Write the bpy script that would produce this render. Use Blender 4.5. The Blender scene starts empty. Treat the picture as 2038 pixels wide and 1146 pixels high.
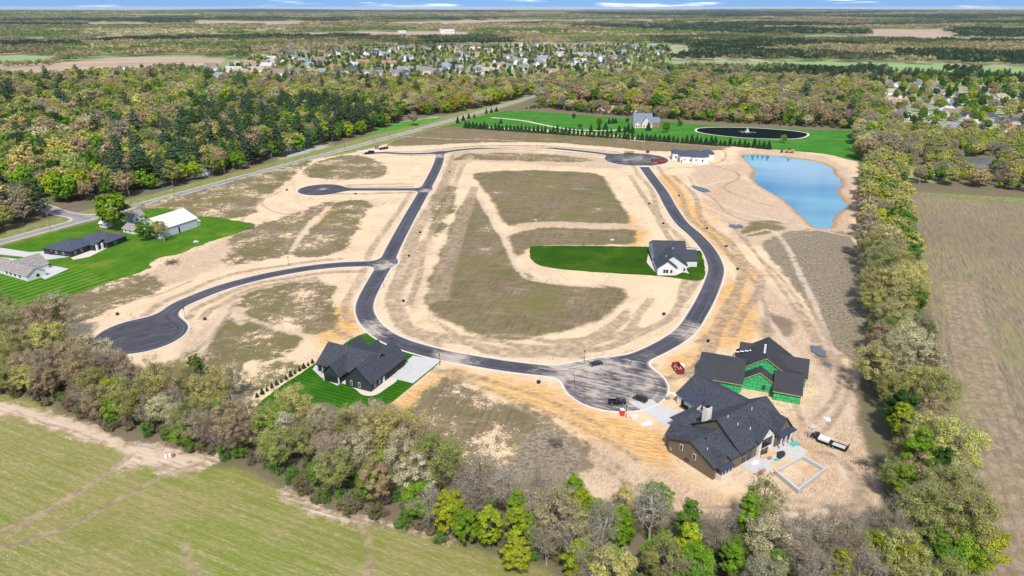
import bpy, math, random
import numpy as np
from mathutils import Vector, Matrix

# ------------------------------------------------------------------ camera, world, sun, exposure
S = bpy.context.scene
COL = S.collection
CAM_H, FPX, CX, CY = 120.0, 1377.0, 1019.0, 573.0
PITCH = math.atan((CY - 15) / FPX)
cam_d = bpy.data.cameras.new("camera"); cam = bpy.data.objects.new("camera", cam_d); COL.objects.link(cam)
cam_d.sensor_width = 36.0; cam_d.lens = FPX / 2038.0 * 36.0
cam_d.clip_start = 1.0; cam_d.clip_end = 120000.0
cam.location = (0, 0, CAM_H); cam.rotation_euler = (math.pi / 2 - PITCH, 0, 0)
S.camera = cam
SUN_EL, SUN_AZ = math.radians(54), math.radians(180)      # azimuth clockwise from +Y: behind the camera
sun_d = bpy.data.lights.new("sun", 'SUN'); sun = bpy.data.objects.new("sun", sun_d); COL.objects.link(sun)
sun_d.energy = 3.5; sun_d.angle = math.radians(5.0); sun_d.color = (1.0, 0.94, 0.85)
to_sun = Vector((math.sin(SUN_AZ) * math.cos(SUN_EL), math.cos(SUN_AZ) * math.cos(SUN_EL), math.sin(SUN_EL)))
sun.rotation_euler = to_sun.to_track_quat('Z', 'Y').to_euler()
sun.location = (0, 0, 300)
S.view_settings.view_transform = 'Standard'; S.view_settings.look = 'None'
S.view_settings.exposure = 0.68; S.view_settings.gamma = 1.0
S.cycles.max_bounces = 5; S.cycles.diffuse_bounces = 2; S.cycles.glossy_bounces = 2
S.cycles.transmission_bounces = 3; S.cycles.transparent_max_bounces = 4; S.cycles.volume_bounces = 0
S.cycles.caustics_reflective = False; S.cycles.caustics_refractive = False


class NT:
    """small wrapper for writing node trees as expressions"""
    def __init__(s, tree): s.t = tree; s.t.nodes.clear()
    def n(s, typ, **kw):
        nd = s.t.nodes.new(typ)
        for k, v in kw.items(): setattr(nd, k, v)
        return nd
    def put(s, sock, v):
        if isinstance(v, bpy.types.NodeSocket): s.t.links.new(v, sock)
        elif v is not None:
            if isinstance(v, (tuple, list)) and len(v) == 3 and sock.type == 'RGBA': v = (*v, 1)
            sock.default_value = v
    def m(s, op, a, b=None, c=None, clamp=False):
        nd = s.n('ShaderNodeMath', operation=op); nd.use_clamp = clamp
        s.put(nd.inputs[0], a)
        if b is not None: s.put(nd.inputs[1], b)
        if c is not None: s.put(nd.inputs[2], c)
        return nd.outputs[0]
    def add(s, a, b): return s.m('ADD', a, b)
    def mul(s, a, b): return s.m('MULTIPLY', a, b)
    def sub(s, a, b): return s.m('SUBTRACT', a, b)
    def attr(s, name, typ='GEOMETRY', out='Fac'):
        nd = s.n('ShaderNodeAttribute', attribute_name=name, attribute_type=typ); return nd.outputs[out]
    def pos(s): return s.n('ShaderNodeNewGeometry').outputs['Position']
    def vmap(s, v, rz=0.0, scale=(1, 1, 1), loc=(0, 0, 0)):
        """rotate then scale a vector (Mapping does scale first, so two nodes)"""
        a = s.n('ShaderNodeMapping'); s.put(a.inputs['Vector'], v); a.inputs['Rotation'].default_value = (0, 0, -rz)
        b = s.n('ShaderNodeMapping'); s.t.links.new(a.outputs[0], b.inputs['Vector'])
        b.inputs['Scale'].default_value = scale; b.inputs['Location'].default_value = loc
        return b.outputs[0]
    def noise(s, vec, scale=1.0, detail=3.0, rough=0.55, dist=0.0, out='Fac'):
        nd = s.n('ShaderNodeTexNoise'); s.put(nd.inputs['Vector'], vec); s.put(nd.inputs['Scale'], scale)
        nd.inputs['Detail'].default_value = detail; nd.inputs['Roughness'].default_value = rough
        nd.inputs['Distortion'].default_value = dist
        return nd.outputs[out]
    def smooth(s, v, lo, hi, a=0.0, b=1.0):
        nd = s.n('ShaderNodeMapRange', interpolation_type='SMOOTHSTEP')
        s.put(nd.inputs['Value'], v); s.put(nd.inputs['From Min'], lo); s.put(nd.inputs['From Max'], hi)
        s.put(nd.inputs['To Min'], a); s.put(nd.inputs['To Max'], b)
        return nd.outputs[0]
    def mix(s, f, a, b, blend='MIX'):
        nd = s.n('ShaderNodeMix', data_type='RGBA', blend_type=blend)
        s.put(nd.inputs['Factor'], f); s.put(nd.inputs[6], a); s.put(nd.inputs[7], b)
        return nd.outputs[2]
    def vscale(s, v, k):
        nd = s.n('ShaderNodeVectorMath', operation='SCALE'); s.put(nd.inputs[0], v); s.put(nd.inputs['Scale'], k)
        return nd.outputs[0]
    def bump(s, h, strength=0.3, dist=0.2):
        nd = s.n('ShaderNodeBump'); s.put(nd.inputs['Height'], h)
        nd.inputs['Strength'].default_value = strength; nd.inputs['Distance'].default_value = dist
        return nd.outputs[0]
    def bsdf(s, col, rough=0.8, normal=None, metal=0.0, spec=0.3):
        nd = s.n('ShaderNodeBsdfPrincipled'); s.put(nd.inputs['Base Color'], col); s.put(nd.inputs['Roughness'], rough)
        nd.inputs['Metallic'].default_value = metal; nd.inputs['Specular IOR Level'].default_value = spec
        if normal is not None: s.put(nd.inputs['Normal'], normal)
        return nd
    def out(s, sh, vol=None):
        o = s.n('ShaderNodeOutputMaterial')
        if sh is not None: s.t.links.new(sh, o.inputs['Surface'])
        if vol is not None: s.t.links.new(vol, o.inputs['Volume'])


W = bpy.data.worlds.new("World"); S.world = W; W.use_nodes = True
nt = NT(W.node_tree)
sky = nt.n('ShaderNodeTexSky', sky_type='NISHITA'); sky.sun_disc = False
sky.sun_elevation = SUN_EL; sky.sun_rotation = SUN_AZ; sky.air_density = 1.0; sky.dust_density = 0.3; sky.ozone_density = 2.0
gen = nt.n('ShaderNodeTexCoord').outputs['Generated']
sx = nt.n('ShaderNodeSeparateXYZ'); nt.put(sx.inputs[0], gen)
zz = sx.outputs[2]
cz = nt.n('ShaderNodeCombineXYZ'); nt.put(cz.inputs[0], sx.outputs[0]); nt.put(cz.inputs[1], sx.outputs[1]); nt.put(cz.inputs[2], nt.add(nt.m('MAXIMUM', zz, 0.0), 0.26))
nt.t.links.new(cz.outputs[0], sky.inputs['Vector'])        # a deeper blue reaches down to the horizon
plane = nt.n('ShaderNodeCombineXYZ')
zden = nt.add(nt.m('MAXIMUM', zz, 0.0), 0.06)
nt.put(plane.inputs[0], nt.m('DIVIDE', sx.outputs[0], zden)); nt.put(plane.inputs[1], nt.m('DIVIDE', sx.outputs[1], zden))
hi_cloud = nt.smooth(nt.noise(plane.outputs[0], 0.9, 6, 0.6), 0.44, 0.66)
low = nt.n('ShaderNodeCombineXYZ'); nt.put(low.inputs[0], nt.mul(sx.outputs[0], 9.0)); nt.put(low.inputs[1], nt.mul(sx.outputs[1], 3.0)); nt.put(low.inputs[2], nt.mul(zz, 150.0))
lown = nt.noise(low.outputs[0], 1.0, 5, 0.55)
low_cloud = nt.mul(nt.smooth(nt.add(lown, nt.smooth(zz, 0.0, 0.012, 0.03, -0.02)), 0.56, 0.68), nt.smooth(zz, 0.05, 0.10, 1.0, 0.0))
cloud = nt.m('MAXIMUM', nt.mul(hi_cloud, nt.smooth(zz, 0.03, 0.12)), nt.mul(low_cloud, 0.85))
cloud = nt.m('MAXIMUM', cloud, nt.smooth(zz, 0.0, 0.0018, 0.35, 0.0))
skycol = nt.mix(cloud, nt.mix(1.0, sky.outputs[0], (.92, 1.10, 1.20), 'MULTIPLY'), (8.6, 9.0, 9.6))
bg = nt.n('ShaderNodeBackground'); nt.put(bg.inputs['Color'], skycol); bg.inputs['Strength'].default_value = 0.09
wo = nt.n('ShaderNodeOutputWorld'); nt.t.links.new(bg.outputs[0], wo.inputs['Surface'])

# ------------------------------------------------------------------ geometry helpers
SP, CP = math.sin(PITCH), math.cos(PITCH)
def G(px, py, z=0.0):
    """ground point under a pixel of the photograph"""
    u = (px - CX) / FPX; v = (py - CY) / FPX
    d = (CAM_H - z) / (SP + v * CP)
    return (d * u, d * (CP - v * SP))
def GA(pts, z=0.0): return np.array([G(x, y, z) for x, y in pts])
def PX(x, y, z=0.0):
    d = y * CP - (z - CAM_H) * SP
    return CX + FPX * x / d, CY + FPX * (-(z - CAM_H) * CP - y * SP) / d

def sd_poly(P, poly):
    """signed distance, positive inside"""
    P = np.asarray(P, float); poly = np.asarray(poly, float)
    d2 = np.full(len(P), 1e18); ins = np.zeros(len(P), bool)
    for i in range(len(poly)):
        a = poly[i]; b = poly[(i + 1) % len(poly)]; e = b - a; w = P - a
        t = np.clip((w @ e) / max(e @ e, 1e-9), 0, 1)
        q = w - t[:, None] * e
        d2 = np.minimum(d2, (q * q).sum(1))
        if a[1] != b[1]:
            c = ((a[1] > P[:, 1]) != (b[1] > P[:, 1])) & (P[:, 0] < (b[0] - a[0]) * (P[:, 1] - a[1]) / (b[1] - a[1]) + a[0])
            ins ^= c
    d = np.sqrt(d2)
    return np.where(ins, d, -d)
def d_line(P, pts):
    P = np.asarray(P, float); pts = np.asarray(pts, float)
    d2 = np.full(len(P), 1e18)
    for a, b in zip(pts[:-1], pts[1:]):
        e = b - a; w = P - a; t = np.clip((w @ e) / max(e @ e, 1e-9), 0, 1); q = w - t[:, None] * e
        d2 = np.minimum(d2, (q * q).sum(1))
    return np.sqrt(d2)
def spline(pts, closed=False, n=6):
    p = np.asarray(pts, float); N = len(p); out = []
    for i in range(N if closed else N - 1):
        if closed: a, b, c, d = p[i - 1], p[i], p[(i + 1) % N], p[(i + 2) % N]
        else: a, b, c, d = p[max(i - 1, 0)], p[i], p[i + 1], p[min(i + 2, N - 1)]
        for k in range(n):
            t = k / n
            out.append(0.5 * (2 * b + (c - a) * t + (2 * a - 5 * b + 4 * c - d) * t * t + (3 * b - a - 3 * c + d) * t ** 3))
    if not closed: out.append(p[-1])
    return np.array(out)
def wob(P, amp=1.0, sc=0.2, seed=0.0):
    """cheap smooth 2-D wobble for ragged edges"""
    x, y = P[:, 0] * sc + seed, P[:, 1] * sc + seed * 1.7
    return amp * (np.sin(x * 1.3 + 1.7 * np.sin(y * .9)) + np.sin(y * 1.7 + 1.3 * np.sin(x * 1.1)) + .6 * np.sin(3.1 * x + 2.3 * y) + .5 * np.sin(5.3 * y - 4.1 * x)) / 3
def smin(a, b, k=6.0):
    h = np.clip(0.5 + 0.5 * (b - a) / k, 0, 1)
    return b * (1 - h) + a * h - k * h * (1 - h)

class MB:
    """collects shapes, builds ONE mesh object"""
    def __init__(s): s.v = []; s.f = []; s.m = []
    def add(s, vs, fs, mi=0):
        o = len(s.v); s.v += [tuple(map(float, v)) for v in vs]; s.f += [tuple(int(i) + o for i in f) for f in fs]
        s.m += [mi] * len(fs); return s
    def box(s, c, size, rz=0.0, mi=0, taper=1.0):
        hx, hy, hz = size[0] / 2, size[1] / 2, size[2] / 2; ca, sa = math.cos(rz), math.sin(rz); vs = []
        for k, z in ((1, -hz), (taper, hz)):
            for x, y in ((-hx, -hy), (hx, -hy), (hx, hy), (-hx, hy)):
                x *= k; y *= k
                vs.append((c[0] + x * ca - y * sa, c[1] + x * sa + y * ca, c[2] + z))
        return s.add(vs, [(3, 2, 1, 0), (4, 5, 6, 7), (0, 1, 5, 4), (1, 2, 6, 5), (2, 3, 7, 6), (3, 0, 4, 7)], mi)
    def tube(s, p0, p1, r0, r1, n=5, mi=0, cap=False):
        p0 = Vector(p0); p1 = Vector(p1); d = (p1 - p0)
        if d.length < 1e-6: return s
        d.normalize(); a = d.orthogonal().normalized(); b = d.cross(a); vs = []
        for p, r in ((p0, r0), (p1, r1)):
            for k in range(n):
                t = 2 * math.pi * k / n; vs.append(p + a * (r * math.cos(t)) + b * (r * math.sin(t)))
        fs = [(k, (k + 1) % n, n + (k + 1) % n, n + k) for k in range(n)]
        if cap: fs += [tuple(range(n))[::-1], tuple(range(n, 2 * n))]
        return s.add(vs, fs, mi)
    def prism(s, poly, z0, z1, mi=0, side=None):
        n = len(poly); vs = [(x, y, z0) for x, y in poly] + [(x, y, z1) for x, y in poly]
        ar = sum(poly[i][0] * poly[(i + 1) % n][1] - poly[(i + 1) % n][0] * poly[i][1] for i in range(n))
        top = tuple(range(n, 2 * n)); s.add(vs, [top if ar > 0 else top[::-1]], mi)
        o = len(s.v) - 2 * n
        for k in range(n):
            s.f.append((o + k, o + (k + 1) % n, o + n + (k + 1) % n, o + n + k)); s.m.append(mi if side is None else side)
        return s
    def profile(s, pts, w, mi=0, axis_mid=0.0, inset=None):
        """side profile in x,z extruded over the width w in y; inset pulls the listed points in"""
        n = len(pts); vs = []
        for sg in (-1, 1):
            for i, (x, z) in enumerate(pts):
                vs.append((x, axis_mid + sg * (w / 2 - (inset[i] if inset else 0)), z))
        fs = [tuple(range(n)), tuple(range(2 * n - 1, n - 1, -1))] + [((k + 1) % n, k, n + k, n + (k + 1) % n) for k in range(n)]
        return s.add(vs, fs, mi)
    def mesh(s, name, mats, smooth=False):
        me = bpy.data.meshes.new(name); me.from_pydata(s.v, [], s.f)
        for m in (mats if isinstance(mats, (list, tuple)) else [mats]): me.materials.append(m)
        if s.f:
            me.polygons.foreach_set('material_index', s.m)
            if smooth: me.polygons.foreach_set('use_smooth', [True] * len(s.f))
        me.update(); return me
    def build(s, name, mats, parent=None, loc=(0, 0, 0), rz=0.0, smooth=False):
        return link(name, s.mesh(name, mats, smooth), parent, loc, rz)
def link(name, data, parent=None, loc=(0, 0, 0), rz=0.0):
    o = bpy.data.objects.new(name, data); COL.objects.link(o)
    if parent is not None: o.parent = parent
    o.location = loc; o.rotation_euler = (0, 0, rz); return o
def tag(o, label=None, cat=None, group=None, kind=None):
    if label: o['label'] = label
    if cat: o['category'] = cat
    if group: o['group'] = group
    if kind: o['kind'] = kind
    return o
def thing(name, label, cat, loc=(0, 0, 0), rz=0.0, group=None):
    return tag(link(name, None, None, loc, rz), label, cat, group)
def struct(o, label=None, cat=None): return tag(o, label, cat, None, 'structure')

def clip_poly(poly, k):
    out = []; n = len(poly)
    for i in range(n):
        a, b = poly[i], poly[(i + 1) % n]; fa, fb = a[2 + k], b[2 + k]
        if fa >= 0: out.append(a)
        if (fa >= 0) != (fb >= 0):
            t = fa / (fa - fb); q = a + (b - a) * t; q[2 + k] = 0.0; out.append(q)
    return out
def iso_sheet(fns, x0, x1, y0, y1, step, z, wall=0.0):
    """sheet over the region where every fn >= 0; wall>0 drops side faces from its rim"""
    xs = np.arange(x0, x1 + step, step); ys = np.arange(y0, y1 + step, step); nx, ny = len(xs), len(ys)
    X, Y = np.meshgrid(xs, ys); P = np.stack([X.ravel(), Y.ravel()], 1)
    F = [f(P).reshape(ny, nx) for f in fns]
    mn = np.full((ny - 1, nx - 1), 1e9); mx = np.full((ny - 1, nx - 1), 1e9)
    for f in F:
        c = np.stack([f[:-1, :-1], f[:-1, 1:], f[1:, 1:], f[1:, :-1]])
        mn = np.minimum(mn, c.min(0)); mx = np.minimum(mx, c.max(0))
    mb = MB(); full = np.argwhere(mn >= 0)
    if len(full):
        vid = {}
        def vi(j, i):
            k = (j, i)
            if k not in vid: vid[k] = len(mb.v); mb.v.append((float(xs[i]), float(ys[j]), z))
            return vid[k]
        for j, i in full:
            mb.f.append((vi(j, i), vi(j, i + 1), vi(j + 1, i + 1), vi(j + 1, i))); mb.m.append(0)
    for j, i in np.argwhere((mn < 0) & (mx >= 0)):
        poly = [np.array([xs[a], ys[b]] + [f[b, a] for f in F]) for a, b in ((i, j), (i + 1, j), (i + 1, j + 1), (i, j + 1))]
        for k in range(len(F)):
            poly = clip_poly(poly, k)
            if len(poly) < 3: break
        if len(poly) < 3: continue
        o = len(mb.v); mb.v += [(float(q[0]), float(q[1]), z) for q in poly]; mb.f.append(tuple(range(o, o + len(poly)))); mb.m.append(0)
        if wall:
            for a in range(len(poly)):
                p, q = poly[a], poly[(a + 1) % len(poly)]
                if any(abs(p[2 + k]) < 1e-7 and abs(q[2 + k]) < 1e-7 for k in range(len(F))):
                    mb.add([(p[0], p[1], z), (q[0], q[1], z), (q[0], q[1], z - wall), (p[0], p[1], z - wall)], [(3, 2, 1, 0)])
    return mb
def set_attr(me, name, arr, typ='FLOAT'):
    at = me.attributes.new(name, typ, 'POINT'); at.data.foreach_set('vector' if typ == 'FLOAT_VECTOR' else 'value', np.ascontiguousarray(arr, dtype=np.float32 if typ != 'INT' else np.int32).ravel())
def co(mb): return np.array(mb.v)[:, :2]

# ------------------------------------------------------------------ plain materials
def M(name, col, rough=0.8, metal=0.0, var=0.15, scale=1.5, spec=0.3, bump=0.0):
    m = bpy.data.materials.new(name); m.use_nodes = True; t = NT(m.node_tree)
    p = t.n('ShaderNodeTexCoord').outputs['Object']
    c = col
    nz = t.noise(p, scale, 4, 0.6)
    if var: c = t.mix(1.0, col, t.mix(nz, (1 - var * 1.3,) * 3, (1 + var * 1.3,) * 3), 'MULTIPLY')
    t.out(t.bsdf(c, rough, t.bump(nz, bump, .05) if bump else None, metal, spec).outputs[0]); return m
def tinted(name, rough=0.8, key='tint', speck=0.0, spec=0.2):
    """a material whose own colour is set per object (painted walls, roof shingles)"""
    m = bpy.data.materials.new(name); m.use_nodes = True; t = NT(m.node_tree)
    p = t.n('ShaderNodeTexCoord').outputs['Object']
    c = t.attr(key, 'INSTANCER', 'Color')
    nz = t.noise(p, 0.8, 5, 0.7)
    c = t.mix(1.0, c, t.mix(nz, (.82,) * 3, (1.18,) * 3), 'MULTIPLY')
    if speck: c = t.mix(1.0, c, t.mix(t.noise(p, 4.5, 2, .8), (1 - speck,) * 3, (1 + speck,) * 3), 'MULTIPLY')
    t.out(t.bsdf(c, rough, None, 0, spec).outputs[0]); return m
def shingle(name, col, rz=0.0):
    m = bpy.data.materials.new(name); m.use_nodes = True; t = NT(m.node_tree)
    p = t.n('ShaderNodeTexCoord').outputs['Object']
    sp = t.n('ShaderNodeSeparateXYZ'); t.put(sp.inputs[0], p)
    a = t.noise(p, 3.2, 2, 0.8); b = t.noise(p, 1.1, 4, .6)
    course = t.m('FRACT', t.mul(sp.outputs[2], 4.2))
    k = t.add(t.mul(t.smooth(a, .38, .68), 1.25), t.mul(b, .5))
    c = t.mix(1.0, col, t.mix(k, (.18,) * 3, (2.1,) * 3), 'MULTIPLY')
    c = t.mix(t.smooth(course, .0, .14, .35, 0.), c, tuple(x * .4 for x in col))
    t.out(t.bsdf(c, .85, t.bump(t.add(course, a), .3, .03), 0, .35).outputs[0]); return m
def sheathing(name):
    """green wall panels with dark taped seams"""
    m = bpy.data.materials.new(name); m.use_nodes = True; t = NT(m.node_tree)
    p = t.n('ShaderNodeTexCoord').outputs['Object']
    sp = t.n('ShaderNodeSeparateXYZ'); t.put(sp.inputs[0], p)
    v = t.n('ShaderNodeCombineXYZ'); t.put(v.inputs[0], t.add(sp.outputs[0], sp.outputs[1])); t.put(v.inputs[1], sp.outputs[2])
    b = t.n('ShaderNodeTexBrick'); t.put(b.inputs['Vector'], v.outputs[0])
    b.inputs['Scale'].default_value = 1.0; b.inputs['Brick Width'].default_value = 2.4; b.inputs['Row Height'].default_value = 1.2
    b.inputs['Mortar Size'].default_value = .06; b.inputs['Color1'].default_value = (.03, .33, .11, 1); b.inputs['Color2'].default_value = (.05, .42, .15, 1); b.inputs['Mortar'].default_value = (.005, .02, .01, 1)
    t.out(t.bsdf(b.outputs[0], .6).outputs[0]); return m
def siding(name, col, vertical=False, w=0.35):
    m = bpy.data.materials.new(name); m.use_nodes = True; t = NT(m.node_tree)
    p = t.n('ShaderNodeTexCoord').outputs['Object']
    sp = t.n('ShaderNodeSeparateXYZ'); t.put(sp.inputs[0], p)
    u = t.add(sp.outputs[0], sp.outputs[1]) if vertical else sp.outputs[2]
    fr = t.m('FRACT', t.mul(u, 1 / w))
    c = t.mix(t.smooth(fr, 0, .15, .35, 0), col, tuple(x * .55 for x in col))
    c = t.mix(1.0, c, t.mix(t.noise(p, .6, 4, .6), (.85,) * 3, (1.12,) * 3), 'MULTIPLY')
    t.out(t.bsdf(c, .7, t.bump(fr, .25, .03)).outputs[0]); return m
def stone(name, c1, c2):
    m = bpy.data.materials.new(name); m.use_nodes = True; t = NT(m.node_tree)
    p = t.n('ShaderNodeTexCoord').outputs['Object']
    vo = t.n('ShaderNodeTexVoronoi'); t.put(vo.inputs['Vector'], p); vo.inputs['Scale'].default_value = 2.6
    c = t.mix(t.n('ShaderNodeSeparateColor') and vo.outputs['Distance'], c1, c2)
    t.out(t.bsdf(c, .85, t.bump(vo.outputs['Distance'], .4, .06)).outputs[0]); return m

MAT = dict(
    concrete=M('pale_concrete', (.43, .425, .42), .8, var=.12, scale=.5, bump=.1),
    kerb=M('kerb_concrete', (.52, .50, .475), .85, var=.14, scale=.9),
    formed=M('formed_concrete', (.42, .42, .42), .85, var=.22, scale=1.2, bump=.2),
    stonebed=M('pale_gravel', (.52, .46, .40), .95, var=.3, scale=6, bump=.5),
    black=M('black_metal', (.012, .012, .014), .45, spec=.5), dark=M('charcoal_trim', (.02, .021, .024), .6),
    white=M('white_trim', (.66, .66, .66), .6, var=.05), glass=M('window_glass', (.02, .025, .03), .08, spec=.8, var=.05),
    shingle=shingle('charcoal_shingles', (.027, .030, .040)), shingle_navy=shingle('navy_shingles', (.034, .040, .062)),
    shingle_grey=shingle('grey_brown_shingles', (.16, .14, .135)), felt=M('black_roof_felt', (.034, .035, .041), .8, var=.3, scale=.7),
    shingle_slate=shingle('slate_blue_shingles', (.10, .115, .155)),
    seam=siding('standing_seam_roof', (.035, .042, .07), True, .4),
    tan=siding('taupe_siding', (.15, .12, .088)), white_sid=siding('white_board_siding', (.62, .625, .64), True, .4),
    navy_sid=siding('blue_black_siding', (.030, .039, .050), True, .4), char_sid=siding('charcoal_siding', (.035, .037, .05)),
    brick=M('pale_brick', (.62, .55, .50), .85, var=.3, scale=3), redbrick=M('red_brick', (.30, .15, .12), .85, var=.3, scale=3),
    stone=stone('white_stone', (.40, .37, .34), (.85, .82, .78)), wrap=M('white_house_wrap', (.60, .61, .63), .7, var=.12, scale=.8),
    green=sheathing('green_sheathing'), barnroof=siding('white_metal_roof', (.72, .72, .72), True, .9), barnwall=siding('white_metal_wall', (.50, .51, .56), True, .9),
    redroof=siding('red_metal_roof', (.55, .07, .08), True, .6), wood=M('weathered_wood', (.22, .15, .09), .9, var=.4, scale=4),
    pole=M('pole_wood', (.20, .16, .12), .9, var=.3, scale=3), lumber=M('new_lumber', (.52, .36, .20), .8, var=.2, scale=3),
    bark=M('bark', (.16, .13, .10), .95, var=.45, scale=2.0), bark_pale=M('pale_bark', (.36, .32, .265), .95, var=.3, scale=2.0),
    red=M('red_painted_steel', (.26, .028, .026), .5, var=.2, scale=2), red_plastic=M('red_plastic', (.62, .03, .02), .5, var=.08),
    tyre=M('rubber', (.015, .015, .015), .9), rim=M('alloy', (.45, .45, .47), .35, .6), car_black=M('black_car_paint', (.010, .011, .013), .18, spec=.6, var=.05),
    car_navy=M('navy_car_paint', (.018, .022, .045), .18, .2, spec=.6, var=.05), lamp=M('lamp_lens', (.7, .7, .68), .15), tail=M('tail_lens', (.3, .01, .01), .2),
    yellow=M('machine_tan', (.42, .28, .09), .6, var=.2), tarp=M('dark_tarp', (.03, .03, .035), .5, var=.3), teal=M('teal_sheet', (.08, .36, .34), .6),
    pink=M('pink_wrap', (.40, .16, .20), .6, var=.6, scale=3), steel=M('galvanised_steel', (.42, .43, .45), .4, .7), wire=M('black_wire', (.03, .03, .03), .6),
    siding_tint=tinted('painted_siding', .75, 'tint'), roof_tint=tinted('roof_shingles', .85, 'tint', .18),
    foam=M('falling_water', (.75, .82, .88), .4, var=.1),
)

# ------------------------------------------------------------------ site plan: shapes read off as photograph points, laid on the ground in metres
def road_c(pts): return spline(GA(pts), n=8)
C_TOP = road_c([(730, 306), (765, 304), (812, 306), (870, 304), (930, 297), (1000, 294), (1080, 294), (1150, 300), (1215, 308), (1250, 316)])
C_LEFT = road_c([(876, 303), (875, 316), (867, 338), (846, 378), (818, 427), (787, 485), (769, 522), (747, 560), (727, 602), (730, 632), (757, 662), (805, 686), (887, 708), (960, 721), (1018, 730), (1100, 738), (1180, 733), (1250, 719), (1318, 690), (1364, 659), (1388, 625), (1409, 586), (1424, 545), (1422, 522), (1408, 495), (1384, 468), (1356, 443), (1335, 412), (1319, 383), (1300, 357), (1286, 338), (1274, 322)])
C_UP = road_c([(640, 377), (690, 377), (760, 377), (845, 377)])
C_LOW = road_c([(772, 523), (730, 525), (680, 527), (620, 533), (560, 543), (500, 556), (440, 573), (390, 592), (350, 611), (318, 640), (292, 665)])
RURAL = np.array([G(-700, 672), G(0, 481.5), G(348, 388.5), G(615, 316), G(816, 262), G(1050, 195.5), G(1180, 158)])
BULBS = [(np.array(G(640, 377.5)), 16.5), (np.array(G(281, 666)), 17.2), (np.array(G(1224, 764)), 17.8), (np.array(G(1266, 317)), 27.0)]
def sd_street(P):
    s = None
    for c in (C_TOP, C_LEFT, C_UP, C_LOW):
        d = 3.95 - d_line(P, c); s = d if s is None else -smin(-s, -d, 7.0)
    for c, r in BULBS:
        d = r - np.hypot(P[:, 0] - c[0], P[:, 1] - c[1]); s = -smin(-s, -d, 8.0)
    g = np.array(G(1281, 331)); e = np.hypot((P[:, 0] - g[0]) / 1.4, (P[:, 1] - g[1]) / .45) - 6.0      # the strip of sand across the unfinished end
    return np.minimum(s, e)
def sd_rural(P):
    d = 3.6 - d_line(P, RURAL)
    side = 3.6 - d_line(P, GA([(168, 433), (122, 424), (60, 402), (-40, 372)]))
    return -smin(-d, -side, 9.0)

POLY = {}
def area(layer, *polys, smooth=True):
    for p in polys:
        w = GA(p); POLY.setdefault(layer, []).append(spline(w, True, 4) if smooth else w)
area('sand', [(735, 296), (700, 304), (640, 314), (600, 322), (520, 343), (430, 368), (330, 392), (280, 410), (345, 424), (430, 436), (508, 446), (470, 460), (390, 486), (330, 508), (280, 530), (225, 556), (130, 595), (60, 618), (40, 640), (110, 655), (160, 680), (180, 705), (220, 735), (340, 735), (420, 790), (480, 830), (640, 790), (790, 805), (850, 870), (960, 960), (1090, 980), (1300, 1010), (1480, 1040), (1650, 1085), (1760, 1075), (1745, 960), (1705, 830), (1712, 730), (1726, 640), (1724, 520), (1712, 450), (1704, 390), (1704, 320), (1610, 299), (1500, 291), (1300, 274), (1100, 256), (930, 251), (850, 262), (790, 280)])
area('weed',
     [(805, 274), (850, 256), (905, 251), (1000, 258), (1100, 265), (1300, 283), (1440, 296), (1400, 299), (1300, 300), (1200, 291), (1080, 283), (950, 284), (850, 288), (770, 290)],
     [(944, 352), (970, 342), (1040, 339), (1100, 340), (1188, 346), (1210, 372), (1232, 402), (1252, 440), (1230, 446), (1060, 442), (1022, 452), (1004, 442), (985, 402)],
     [(1015, 474), (1040, 462), (1100, 456), (1200, 460), (1258, 458), (1262, 476), (1240, 486), (1090, 489), (1045, 496), (1030, 508)],
     [(925, 402), (945, 388), (972, 430), (1000, 476), (1022, 520), (1052, 552), (1120, 566), (1200, 570), (1240, 580), (1222, 612), (1170, 645), (1080, 670), (1000, 674), (940, 662), (882, 632), (850, 604), (856, 560), (880, 500), (902, 440)],
     [(1520, 486), (1560, 464), (1640, 460), (1700, 480), (1720, 700), (1662, 692), (1628, 632), (1592, 582), (1552, 532)],
     [(1478, 456), (1500, 446), (1545, 446), (1560, 456), (1520, 466), (1485, 470)], [(1490, 447), (1500, 441), (1545, 440), (1550, 444), (1510, 448)])
area('rough', [(235, 412), (330, 384), (450, 354), (560, 328), (615, 318), (590, 345), (550, 372), (518, 396), (500, 425), (440, 434), (330, 428)],
     [(600, 343), (640, 320), (700, 308), (740, 316), (770, 336), (752, 352), (690, 358), (640, 354)],
     [(445, 505), (480, 462), (540, 441), (600, 420), (642, 404), (655, 410), (600, 452), (578, 500), (520, 518), (460, 524)],
     [(588, 490), (600, 478), (640, 440), (668, 406), (715, 400), (737, 412), (722, 432), (690, 482), (650, 508), (592, 508)],
     [(478, 602), (520, 577), (600, 562), (662, 566), (652, 610), (656, 650), (630, 662), (560, 640), (500, 625)],
     [(415, 690), (448, 640), (510, 632), (560, 655), (592, 676), (550, 712), (480, 716), (428, 712)],
     [(830, 822), (862, 780), (892, 755), (935, 772), (1000, 800), (1075, 826), (1130, 860), (1165, 900), (1140, 960), (1010, 960), (900, 930), (845, 870)],
     [(40, 625), (120, 590), (225, 556), (290, 550), (322, 572), (240, 610), (180, 630), (100, 650)],
     [(335, 722), (420, 690), (480, 725), (455, 790), (400, 790), (345, 762)], [(545, 720), (590, 735), (540, 770), (480, 790), (480, 745)],
     [(905, 318), (960, 306), (1080, 306), (1180, 318), (1120, 322), (990, 318)], [(865, 390), (900, 372), (905, 400), (885, 440), (862, 470)])
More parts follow.
